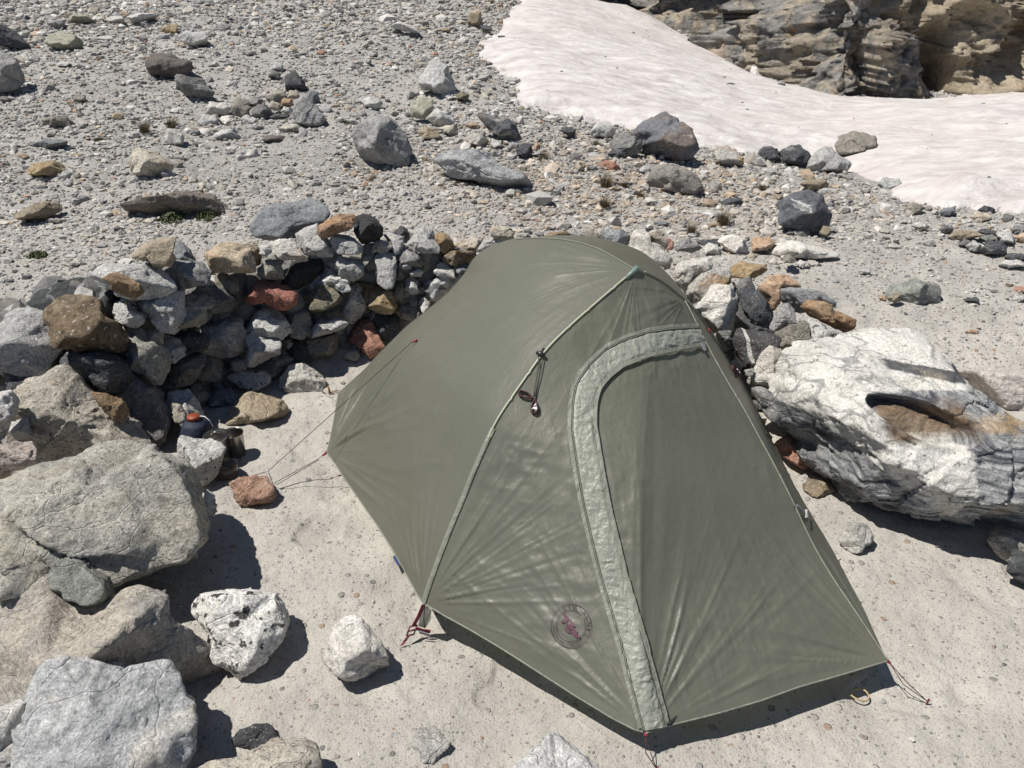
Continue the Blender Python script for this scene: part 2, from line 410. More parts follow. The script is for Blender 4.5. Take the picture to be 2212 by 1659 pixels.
# ------------------------------------------------------------------ ground
def ground_mat():
    m, nt = new_mat('gravel_ground'); n = N(nt)
    tc = n('ShaderNodeTexCoord').outputs['Object']
    sx = n('ShaderNodeSeparateXYZ', {0: tc})
    far = n.ramp(n.math('ADD', sx.outputs[1], n.math('MULTIPLY', n.noise(tc, .5, 4), 3.)), 5.0, 8.5)
    big = n.noise(tc, .9, 6, .6)
    sand = n.mix(n.ramp(big, .35, .65), (.470, .440, .390), (.415, .39, .348))
    scree = n.mix(n.ramp(big, .35, .65), (.365, .350, .322), (.30, .288, .268))
    col = n.mix(far, sand, scree)
    def peb(scale, th, mixf, dark, light, col):
        v = n('ShaderNodeTexVoronoi', {'Vector': tc, 'Scale': scale, 'Randomness': 1.})
        hue = n('ShaderNodeSeparateColor', {0: v.outputs['Color']})
        pc = n.mix(hue.outputs[0], dark, light)
        pc = n.mix(n.ramp(hue.outputs[2], .88, .9), pc, (.33, .23, .16))
        f = n.math('MULTIPLY', n.ramp(v.outputs['Distance'], .38, .30), n.ramp(hue.outputs[1], th, th + .02))
        return n.mix(n.math('MULTIPLY', f, mixf), col, pc), f, v.outputs['Distance']
    col, f1, d1 = peb(170, .45, .9, (.22, .21, .195), (.56, .53, .48), col)
    col, f2, d2 = peb(75, .72, .9, (.17, .165, .155), (.55, .52, .47), col)
    col, f3, d3 = peb(30, .90, .9, (.17, .165, .16), (.5, .47, .42), col)
    col = n.mix(1., col, n.mix(n.noise(tc, 420, 3, .7), (.74, .74, .74), (1.25, 1.25, 1.25)), 'MULTIPLY')
    patch = n.ramp(n.noise(tc, 3.3, 5, .62), .35, .65, .88, 1.08)
    col = n.mix(1., col, n('ShaderNodeCombineColor', {0: patch, 1: patch, 2: patch}).outputs[0], 'MULTIPLY')
    h = n.math('ADD', n.math('MULTIPLY', n.noise(tc, 26, 8, .65), 1.0), n.math('MULTIPLY', n.noise(tc, 210, 4, .7), .22))
    h = n.math('ADD', h, n.math('MULTIPLY', f1, .07)); h = n.math('ADD', h, n.math('MULTIPLY', f2, .15)); h = n.math('ADD', h, n.math('MULTIPLY', f3, .38))
    bump = n('ShaderNodeBump', {'Strength': .9, 'Distance': .017, 'Height': h}).outputs[0]
    bs = n('ShaderNodeBsdfPrincipled', {'Base Color': col, 'Roughness': .95, 'Normal': bump, 'Specular IOR Level': .2})
    n.out(bs.outputs[0]); return m

def micro(x, y):
    p = np.stack([x, y, np.zeros_like(x)], -1)
    far = sstep(4.3, 7, y)
    near = .013 * fbm(p * 3.1, 4, 5) - .010 * sstep(.25, .7, fbm(p * 5.3 + 9, 2, 15)) + .0035 * fbm(p * 15, 3, 8)
    return near * (1 - .3 * far) + far * (.03 * fbm(p * 1.6, 5, 9) + .012 * fbm(p * 8, 3, 4))
def build_ground():
    az = np.concatenate([np.linspace(-180, -46, 40, endpoint=False), np.linspace(-46, 46, 620), np.linspace(46, 180, 41)[1:]])
    r = np.concatenate([[0.0, .25, .5], np.geomspace(.8, 7.5, 520), np.geomspace(7.6, 90, 240)])
    A, R = np.meshgrid(np.radians(az), r, indexing='ij')
    X = (R * np.sin(A)).ravel(); Y = (R * np.cos(A)).ravel()
    Z = terrain(X, Y) + micro(X, Y)
    V = np.stack([X, Y, Z], -1)
    me = mesh_from('ground', V, grid_faces(len(az), len(r))[:, ::-1], True, ground_mat())
    o = obj('ground', me); tag(o, 'pale gravelly sand rising into scree behind the tent', kind='structure')
    return o
build_ground()

# ------------------------------------------------------------------ snow + cliff
SNOW_PX = [(1150, -55), (1130, -20), (1110, 30), (1075, 75), (1030, 118), (1062, 142), (1112, 175), (1120, 200), (1110, 222), (1180, 237), (1300, 262),
           (1420, 300), (1500, 322), (1640, 333), (1750, 350), (1835, 378), (1880, 405), (1940, 428), (2040, 450), (2130, 462), (2212, 468), (2500, 500),
           (2900, 520), (2900, 215), (2500, 215), (2212, 218), (1990, 219), (1800, 216), (1745, 203), (1680, 185), (1600, 150), (1550, 116), (1450, 66), (1350, 20), (1290, 9), (1230, -8), (1190, -55)]
snow_plan = np.array([ground_hit(*p)[:2] for p in SNOW_PX])
def poly_sd(P, x, y):
    n = len(P); inside = np.zeros(len(x), bool); d = np.full(len(x), 1e9)
    for i in range(n):
        a = P[i]; b = P[(i + 1) % n]
        c = ((a[1] > y) != (b[1] > y)) & (x < (b[0] - a[0]) * (y - a[1]) / (b[1] - a[1] + 1e-12) + a[0])
        inside ^= c
        e = b - a; t = np.clip(((x - a[0]) * e[0] + (y - a[1]) * e[1]) / (e @ e + 1e-12), 0, 1)
        d = np.minimum(d, np.hypot(x - a[0] - t * e[0], y - a[1] - t * e[1]))
    return np.where(inside, d, -d)
def snow_mat():
    m, nt = new_mat('old_snow'); n = N(nt)
    tc = n('ShaderNodeTexCoord').outputs['Object']
    st = n.mapping(tc, (0, 0, .25), (.9, 1.7, 1))
    cup = n.noise(st, 3.2, 8, .68, .4)
    col = n.mix(n.ramp(cup, .35, .62), (.45, .40, .375), (.66, .63, .605))  # shade in the sun cups put into the colour, along with pinkish dirt
    col = n.mix(n.ramp(n.noise(tc, .35, 4), .45, .7, 0, .55), col, (.60, .54, .49))
    dirt = n.ramp(n.noise(st, 7, 8, .75), .58, .68)
    col = n.mix(n.math('MULTIPLY', dirt, .45), col, (.33, .30, .27))
    h = n.math('ADD', n.math('MULTIPLY', cup, 1.), n.math('MULTIPLY', n.noise(st, 12, 5), .3))
    bump = n('ShaderNodeBump', {'Strength': .7, 'Distance': .07, 'Height': h}).outputs[0]
    bs = n('ShaderNodeBsdfPrincipled', {'Base Color': col, 'Roughness': .6, 'Normal': bump, 'Specular IOR Level': .3, 'Subsurface Weight': .0})
    n.out(bs.outputs[0]); return m
def build_snow():
    az = np.radians(np.linspace(-8, 62, 760)); r = np.geomspace(5.0, 48, 620)
    A, R = np.meshgrid(az, r, indexing='ij'); X = (R * np.sin(A)).ravel(); Y = (R * np.cos(A)).ravel()
    P = np.stack([X, Y, 0 * X], -1)
    sd = poly_sd(snow_plan, X, Y) + .10 * fbm(P * 1.3, 4, 31) + .04 * fbm(P * 7, 2, 32)
    th = .13 * (1 - np.exp(-np.maximum(sd, 0) / .35)) + .10 * (1 - np.exp(-np.maximum(sd, 0) / 2.5))
    und = sstep(0, 1.2, sd) * (.05 * fbm(P * .6, 3, 40) + .014 * fbm(P * np.array([2.2, 3, 1]), 4, 41, .6))
    # small bright hump near the right lower edge
    hp = ground_hit(2065, 432); und += .10 * np.exp(-(((X - hp[0]) / .22) ** 2 + ((Y - hp[1]) / .16) ** 2))
    Z = terrain(X, Y) + np.where(sd > 0, th + und + .012, -.08 + sd * .1)
    F = grid_faces(len(az), len(r))[:, ::-1]
    keep = (sd[F] > -.25).any(1); F = F[keep]
    used = np.unique(F); mp = -np.ones(len(X), int); mp[used] = np.arange(len(used))
    me = mesh_from('snow_field', np.stack([X, Y, Z], -1)[used], mp[F], True, snow_mat())
    o = obj('snow_field', me); tag(o, 'old pinkish snow field below the cliff', kind='structure')
build_snow()

def cliff_mat():
    m, nt = new_mat('cliff_rock'); n = N(nt)
    tc = n('ShaderNodeTexCoord').outputs['Object']
    sx = n('ShaderNodeSeparateXYZ', {0: tc})
    wn = n('ShaderNodeTexNoise', {'Vector': tc, 'Scale': .9, 'Detail': 4.}).outputs['Color']
    ov = n('ShaderNodeVectorMath', {0: tc, 1: n('ShaderNodeVectorMath', {0: wn, 'Scale': .7}, operation='SCALE').outputs[0]}, operation='ADD').outputs[0]
    tan = n.mix(n.ramp(n.noise(ov, 1.3, 7, .65), .36, .64), (.53, .445, .325), (.41, .34, .245))
    tan = n.mix(n.ramp(n.noise(ov, 3.1, 6, .7), .60, .70), tan, (.34, .275, .195))
    dark = n.mix(n.ramp(n.noise(ov, 2.3, 7, .7), .38, .60), (.11, .108, .103), (.38, .36, .325))
    mixd = n.mix(n.ramp(n.noise(ov, 1.7, 7, .68), .50, .55), dark, (.44, .375, .29))
    at = n('ShaderNodeAttribute', attribute_name='tanmask').outputs['Fac']
    f = n.ramp(n.math('ADD', at, n.math('MULTIPLY', n.math('SUBTRACT', n.noise(ov, .8, 6), .5), .7)), .45, .55)
    col = n.mix(f, mixd, tan)
    rust = n.ramp(n.noise(ov, 1.6, 5), .62, .70)
    col = n.mix(n.math('MULTIPLY', rust, .6), col, (.36, .22, .10))
    k = n.ramp(n.noise(n.mapping(tc, (.5, .3, 0), (6, 6, 6)), 1.5, 7, .75), .3, .7, .68, 1.28)
    col = n.mix(1., col, n('ShaderNodeCombineColor', {0: k, 1: k, 2: k}).outputs[0], 'MULTIPLY')
    h = n.math('ADD', n.noise(ov, 3.2, 11, .72), n.math('MULTIPLY', n.noise(n.mapping(ov, (.6, .5, 0), (5, 5, 6)), 1.5, 6, .7), .35))
    bump = n('ShaderNodeBump', {'Strength': 1., 'Distance': .18, 'Height': h}).outputs[0]
    bs = n('ShaderNodeBsdfPrincipled', {'Base Color': col, 'Roughness': .9, 'Normal': bump, 'Specular IOR Level': .25})
    n.out(bs.outputs[0]); return m
def build_cliff():
    base_px = [(1215, -55), (1250, -14), (1300, 6), (1350, 16), (1450, 62), (1550, 112), (1600, 146), (1680, 181), (1745, 199), (1800, 212), (1990, 216), (2100, 216), (2212, 214), (2400, 212), (2900, 212)]
    base = np.array([ground_hit(*p)[:2] for p in base_px])
    base = np.vstack([base[0] + (base[0] - base[1]) * 2 + np.array([-2, 6]), base, base[-1] + np.array([12, 1])])
    base = smooth_pts(resample(base, 760), 12)
    nu, nv = 760, 300
    T = np.gradient(base, axis=0); T /= np.linalg.norm(T, axis=1)[:, None]
    Nn = np.stack([T[:, 1], -T[:, 0]], -1)   # towards the camera side
    Nn = np.where((Nn[:, 1:] > 0), -Nn, Nn)
    Nn = smooth_pts(Nn, 60)
    hv = np.linspace(0, 1, nv) ** 1.15 * 9 - .5
    pxs = proj(np.column_stack([base, terrain(base[:, 0], base[:, 1])]))[:, 0]
    U, Hh = np.meshgrid(np.arange(nu), hv, indexing='ij')
    bx = base[U, 0]; by = base[U, 1]; nx = Nn[U, 0]; ny = Nn[U, 1]; px = pxs[U]
    bz = terrain(bx, by)
    tan = sstep(2005, 2060, px + Hh * 58)
    lean = np.maximum(Hh, 0) * (.85 + .25 * tan)
    X = bx - nx * lean; Y = by - ny * lean; Z = bz + Hh
    P = np.stack([X, Y, Z], -1).reshape(-1, 3)
    q = P + .12 * np.stack([fbm(P * .8, 3, 50), fbm(P * .8, 3, 51), fbm(P * .8, 3, 52)], -1)
    ca, sa = math.cos(.7), math.sin(.7)
    q2 = np.stack([q[:, 0] * ca + q[:, 2] * sa, q[:, 1], -q[:, 0] * sa + q[:, 2] * ca], -1)
    v1, a1, b1 = worley(q2 * np.array([.75, .75, .8]), 60)
    v2, a2, b2 = worley(q2 * np.array([2.0, 2.0, 2.3]), 61)
    v3, a3, b3 = worley(q2 * np.array([5, 5, 7.]), 62)
    tn = tan.ravel()
    rid = fbm(q2 * np.array([1.3, 1.5, 2.2]), 6, 65, .62, True); rid2 = fbm(q2 * np.array([4, 4, 6.]), 4, 66, .6, True)
    fa = facets(q2 * np.array([.62, .62, .55]), 71, 1.7); fb = facets(q2 * np.array([2.1, 2.1, 1.7]), 72, 1.5); fc = facets(q2 * np.array([5.5, 5.5, 4.5]), 73, 1.5)
    d = (1 - .55 * tn) * (.75 * fa + .20 * fb + .07 * fc) + (1 - .8 * tn) * (.15 * (v1 - .5) + .10 * (v2 - .5) + .05 * (v3 - .5) + .03 * rid + .02 * rid2) + .20 * fbm(P * .9, 6, 63, .6) + tn * (.14 * fbm(q2 * np.array([.9, .9, 1.8]), 6, 64, .6, True) + .03 * rid2)
    # dark recess at the foot between crag and tan wall, and overhangs
    pr, hr = px.ravel(), Hh.ravel()
    d -= 1.5 * np.exp(-((pr - 2075 + hr * 70) / 38) ** 2) * sstep(1.3, .1, hr)
    d -= .9 * np.exp(-((pr - 1690) / 30) ** 2) * sstep(2.2, .6, hr)
    d -= 1.0 * np.exp(-((pr - 1490) / 45) ** 2) * sstep(.1, .9, hr)
    d += .5 * tn * sstep(.3, 1.6, hr)
    P[:, 0] += nx.ravel() * d; P[:, 1] += ny.ravel() * d
    me = mesh_from('cliff', P, grid_faces(nu, nv), False, cliff_mat())
    at = me.attributes.new('tanmask', 'FLOAT', 'POINT'); at.data.foreach_set('value', tn.astype(np.float32))
    me.polygons.foreach_set('use_smooth', np.full(len(me.polygons), True))
    o = obj('cliff', me); tag(o, 'dark crag and smooth tan rock face above the snow', kind='structure')
build_cliff()

# ------------------------------------------------------------------ rocks
_ico = {}
def ico(level):
    if level not in _ico:
        import bmesh
        bm = bmesh.new(); bmesh.ops.create_icosphere(bm, subdivisions=level, radius=1)
        V = np.array([v.co[:] for v in bm.verts]); F = np.array([[v.index for v in f.verts] for f in bm.faces]); bm.free()
        V /= np.linalg.norm(V, axis=1)[:, None]
        _ico[level] = (V, F)
    return _ico[level]
def polytope(D, r, planes=11, chips=12, normals=None, sharp=70, box=.35):
    n = []; h = []
    if normals is None:
        for k in range(planes):
            i = k + .5; ph = math.acos(1 - 2 * i / planes); th = math.pi * (1 + 5 ** .5) * i
            v = np.array([math.cos(th) * math.sin(ph), math.sin(th) * math.sin(ph), math.cos(ph)]) + r.normal(0, .28, 3)
            n.append(v / np.linalg.norm(v)); h.append(r.uniform(.58, .96))
    else:
        for v, hh in normals:
            v = np.array(v, float); n.append(v / np.linalg.norm(v)); h.append(hh)
    for k in range(chips):
        v = r.normal(0, 1, 3); n.append(v / np.linalg.norm(v)); h.append(r.uniform(.90, 1.06))
    n = np.array(n); h = np.array(h)
    q = np.maximum(D @ n.T, 0) / h
    return (q ** sharp).sum(1) ** (-1 / sharp)

OFFS = {'C1': (0, 0, 1 / 3), 'C2': (737.3, 0, 1 / 3), 'C3': (1474.7, 0, 1 / 3), 'C4': (0, 414.7, 1 / 3), 'C5': (548.6, 384., .248),
        'L1': (0, 822.9, .2976), 'L2': (0, 1165.3, .2976), 'R1': (1481.2, 438.9, .33065), 'R2': (1426.4, 466.3, .2810), 'R3': (1591., 685.8, .2811),
        'T': (1014.9, 493.7, .2356), 'B5': (768.1, 1152.1, .3968), 'B6': (1590.9, 1097.2, .33863), 'D': (0, 0, 1)}
WB = [(-100, 1000), (0, 990), (150, 960), (300, 935), (400, 893), (480, 862), (560, 838), (700, 792), (780, 765), (900, 745), (1100, 740), (1400, 770), (1550, 840), (1650, 930), (1750, 960)]
def crop_pts(crop, s):
    ox, oy, k = OFFS[crop]
    return np.array([[ox + float(a.split(',')[0]) * k, oy + float(a.split(',')[1]) * k] for a in s.split()])
BIGN = [((.05, -.30, .95), .62), ((-.05, -.93, .22), .72), ((-.9, -.35, .1), .9), ((.2, -.75, -.62), .80), ((.9, -.2, .3), .95), ((0, .9, .3), .9), ((0, 0, -1), .9), ((-.55, -.5, .65), .86), ((-.5, -.75, -.3), .86), ((.5, -.5, .62), .80)]
OVERN = [((-.1, -.80, -.45), .42), ((-.35, .15, .95), .60), ((.45, .1, .9), .62), ((0, 1, .2), .9), ((1, 0, .2), .95), ((-1, 0, .2), .95), ((0, 0, -1), .9), ((.5, -.7, -.3), .55)]
def to_cam(v): v = np.array(v, float); return np.array([v @ RT, v @ UP, v @ FW])
ROCKS = []
def make_rock(line):
    crop, name, mat, mode, label, ps = line.split('|')
    P = crop_pts(crop, ps)
    if name == 'wall_stone': cc_ = P.mean(0); P = cc_ + (P - cc_) * 1.06
    seed = zlib.crc32(label.encode()); r = np.random.default_rng(seed)
    mt = mode.split(); back = 0.; thick = .85; special = None; sunk = False; shear = .32 if mt[0] == 'g' else .42 if mt[0] == 'w' else .15
    if mt[0] == 'g' and ('flat ' in label or 'slab' in label) and 'standing' not in label: shear = .95
    for f in mt[1:]:
        if f[0] == 'f': back = -float(f[1:])
        elif f[0] == 'b': back = float(f[1:])
        elif f[0] == 'h': shear = float(f[1:])
        elif f[0] == 't': thick = float(f[1:])
        elif f == 'k': sunk = True
        elif f == 'N': special = BIGN
        elif f == 'O': special = OVERN
    lo, hi = P.min(0), P.max(0); c = (lo + hi) / 2
    # area centroid keeps the outline star shaped
    x, y = P[:, 0], P[:, 1]; x2, y2 = np.roll(x, -1), np.roll(y, -1)
    cr = x * y2 - x2 * y; A = cr.sum() / 2
    if abs(A) > 1: c = np.array([((x + x2) * cr).sum() / (6 * A), ((y + y2) * cr).sum() / (6 * A)])
    ext = hi - lo; mean = math.sqrt(max(abs(A), 1))
    if mt[0] == 'g':
        g = ground_hit(c[0], hi[1] - .05 * ext[1])
        D = depth_of(g); t = mean * D / FPX * thick
        yc = g[1] + .40 * t + back
    else:
        gy = np.interp(c[0], [w[0] for w in WB], [w[1] for w in WB]) if mt[0] == 'w' else float(mt[0])
        g = ground_hit(c[0], gy); yc = g[1] + back
        for _ in range(4):
            p = at_y(c[0], c[1], yc); t = mean * depth_of(p) / FPX * thick
            yc = g[1] + back + .28 * max(p[2], 0) * (1 if mt[0] == 'w' else .0) + .35 * t
    C = at_y(c[0], c[1], yc); D = depth_of(C)
    if sunk: C = C + np.array([0, 0, -.30 * t])
    S = D / FPX
    mx = max(ext)
    level = 7 if mx > 560 else 6 if mx > 200 else 5 if mx > 62 else 4 if mx > 24 else 3
    V0, F = ico(level)
    if special: nn = [(to_cam(v), h) for v, h in special]
    else: nn = None
    rad = polytope(V0, r, planes=int(r.integers(7, 11)), chips=8, normals=nn)
    rad = rad * (1 + .018 * fbm(V0 * 1.7 + seed % 97, 3, seed % 1000) + .008 * fbm(V0 * 9 + 3, 3, seed % 991))
    V = V0 * rad[:, None]
    # camera aligned frame: x right, y up, z away
    th = np.arctan2(V[:, 1], V[:, 0]); R2 = np.hypot(V[:, 0], V[:, 1])
    NB = 90
    b = ((th + math.pi) / (2 * math.pi) * NB).astype(int) % NB
    R0 = np.zeros(NB); np.maximum.at(R0, b, R2)
    R0 = np.where(R0 > 0, R0, R0.mean())
    Rs = (np.roll(R0, 1) + 2 * R0 + np.roll(R0, -1)) / 4
    # target radius of the outline polygon
    tb = -math.pi + (np.arange(NB * 4)) / (NB * 4) * 2 * math.pi
    Q = (P - c) * np.array([1, -1]); Q2 = np.roll(Q, -1, 0)
    Rt = np.zeros(NB * 4)
    for i in range(NB * 4):
        dx, dy = math.cos(tb[i]), math.sin(tb[i]); best = 0
        e = Q2 - Q; den = dx * e[:, 1] - dy * e[:, 0]
        den = np.where(np.abs(den) < 1e-9, 1e-9, den)
        tt = (Q[:, 0] * e[:, 1] - Q[:, 1] * e[:, 0]) / den
        uu = (Q[:, 0] * dy - Q[:, 1] * dx) / den
        ok = (uu >= -1e-6) & (uu <= 1 + 1e-6) & (tt > 0)
        Rt[i] = tt[ok].max() if ok.any() else mean * .5
    w = np.array([1, 2, 3, 2, 1.]) / 9
    Rt = sum(wk * np.roll(Rt, k - 2) for k, wk in enumerate(w))
    tbx = np.concatenate([tb, [math.pi]]); Rtx = np.concatenate([Rt, Rt[:1]])
    bc = -math.pi + (np.arange(NB) + .5) / NB * 2 * math.pi
    r0 = np.interp(th, np.concatenate([[bc[-1] - 2 * math.pi], bc, [bc[0] + 2 * math.pi]]), np.concatenate([[Rs[-1]], Rs, [Rs[0]]]))
    k = np.interp(th, tbx, Rtx) / r0
    pole = np.clip(R2 / (r0 + 1e-9), 0, 1)
    kmean = Rt.mean() / Rs.mean()
    kk = kmean + (k - kmean) * sstep(0, .6, pole)
    V[:, 0] *= kk; V[:, 1] *= kk
    V[:, 2] *= mean * .62 * thick
    V[:, 2] += shear * V[:, 1]
    Wd = (V[:, :1] * RT + V[:, 1:2] * UP + V[:, 2:] * FW) * S
    # surface relief in metres
    size = mean * S
    nrm = Wd / (np.linalg.norm(Wd, axis=1)[:, None] + 1e-9)
    am = min(size, .9)
    wp = Wd + (seed % 53)
    rel = .004 * fbm(wp * 3.2 / am * .9, 4, seed % 77, .6, True) + .008 * fbm(wp * 13 / am, 3, seed % 71, .6)
    if level >= 5:
        v, a, b2 = worley(wp * 3.4 / am + .6 * np.stack([fbm(wp * 2 / am, 2, 5), fbm(wp * 2 / am, 2, 6), fbm(wp * 2 / am, 2, 7)], -1), seed % 61)
        rel = rel + .006 * (v - .5) * np.clip((b2 - a) * 14, 0, 1)
    if mat == 'bigband': rel = rel + .035 * facets(wp * 1.7 / am + 3, 9, 1.2)
    if level >= 5:
        wq = wp * (2.6 if level < 6 else 3.2) / am + .15 * np.stack([fbm(wp * 3 / am, 2, 25), fbm(wp * 3 / am, 2, 26), fbm(wp * 3 / am, 2, 27)], -1)
        rel = rel + (.024 if level < 6 else .017) * facets(wq, seed % 53, 1.1)
        if level >= 6: rel = rel + .008 * facets(wq * 3.1, seed % 51, 1.3)
    if level >= 6:    # bedding ledges and fractures
        bd = r.normal(0, 1, 3); bd[2] += 1.2 * np.sign(bd[2]); bd /= np.linalg.norm(bd)
        for kf, af in (((3.3, .030), (9.0, .011)) if mat != 'bigband' else ((2.6, .016), (8.0, .004))):
            q = (wp @ bd) / am * kf + .55 * fbm(wp * 2.2 / am, 3, seed % 59)
            fr = q - np.floor(q)
            rel = rel + af * (fr ** 1.5 - .5) * sstep(-.25, .25, fbm(wp * 1.3 / am + 7, 2, seed % 57))
    elif level == 5:
        bd = r.normal(0, 1, 3); bd /= np.linalg.norm(bd)
        q = (wp @ bd) / am * 3.6 + .4 * fbm(wp * 2.2 / am, 2, seed % 59); fr = q - np.floor(q)
        rel = rel + .030 * (fr ** 1.5 - .5)
    Wd = Wd + nrm * (rel * am)[:, None]
    if mat == 'bigband':   # hollow under the folded band
        qx = V[:, 0] + c[0] - 1912; qy = V[:, 1] - (c[1] - 900)
        ca, sa = math.cos(-.42), math.sin(-.42); ex = (qx * ca + qy * sa) / 96; ey = (-qx * sa + qy * ca) / 40
        hol = sstep(1.05, .75, ex * ex + ey * ey) * (V[:, 2] - shear * V[:, 1] < 0)
        Wd += (FW * .085 + np.array([0, 0, -.01]))[None] * hol[:, None]
        lip = np.exp(-((ey - 1.25) / .45) ** 2) * sstep(1.25, .8, np.abs(ex)) * (V[:, 2] - shear * V[:, 1] < 0)
        Wd -= (FW * .04)[None] * lip[:, None]
    if mat == 'giant':   # long crack ledge across the big boulder
        qx, qy = V[:, 0] / Rt.mean(), V[:, 1] / Rt.mean()
        ln = qy + .12 + .28 * qx + .05 * np.sin(qx * 7)
        led = sstep(-.02, .03, ln) * sstep(.55, .15, ln) * sstep(-.35, -.1, qx) * sstep(1.0, .6, qx)
        Wd -= np.array([0, .05, 0]) * led[:, None] * (V[:, 2] < 0)[:, None]
    me = mesh_from(name, Wd, F[:, ::-1], True, G[mat])
    o = obj(name, me, loc=C)
    cat = 'boulder' if name == 'boulder' else 'rock'
    grp = {'wall_stone': 'stones stacked in the shelter wall', 'pile_stone': 'stones of the small pile at the right edge', 'cairn_stone': 'stones of the low row on the scree',
           'loose_stone': 'loose stones on the gravel', 'boulder': 'boulders around the camp'}[name]
    tag(o, label, cat, grp)
    ROCKS.append((C[0], C[1], size))
    return o
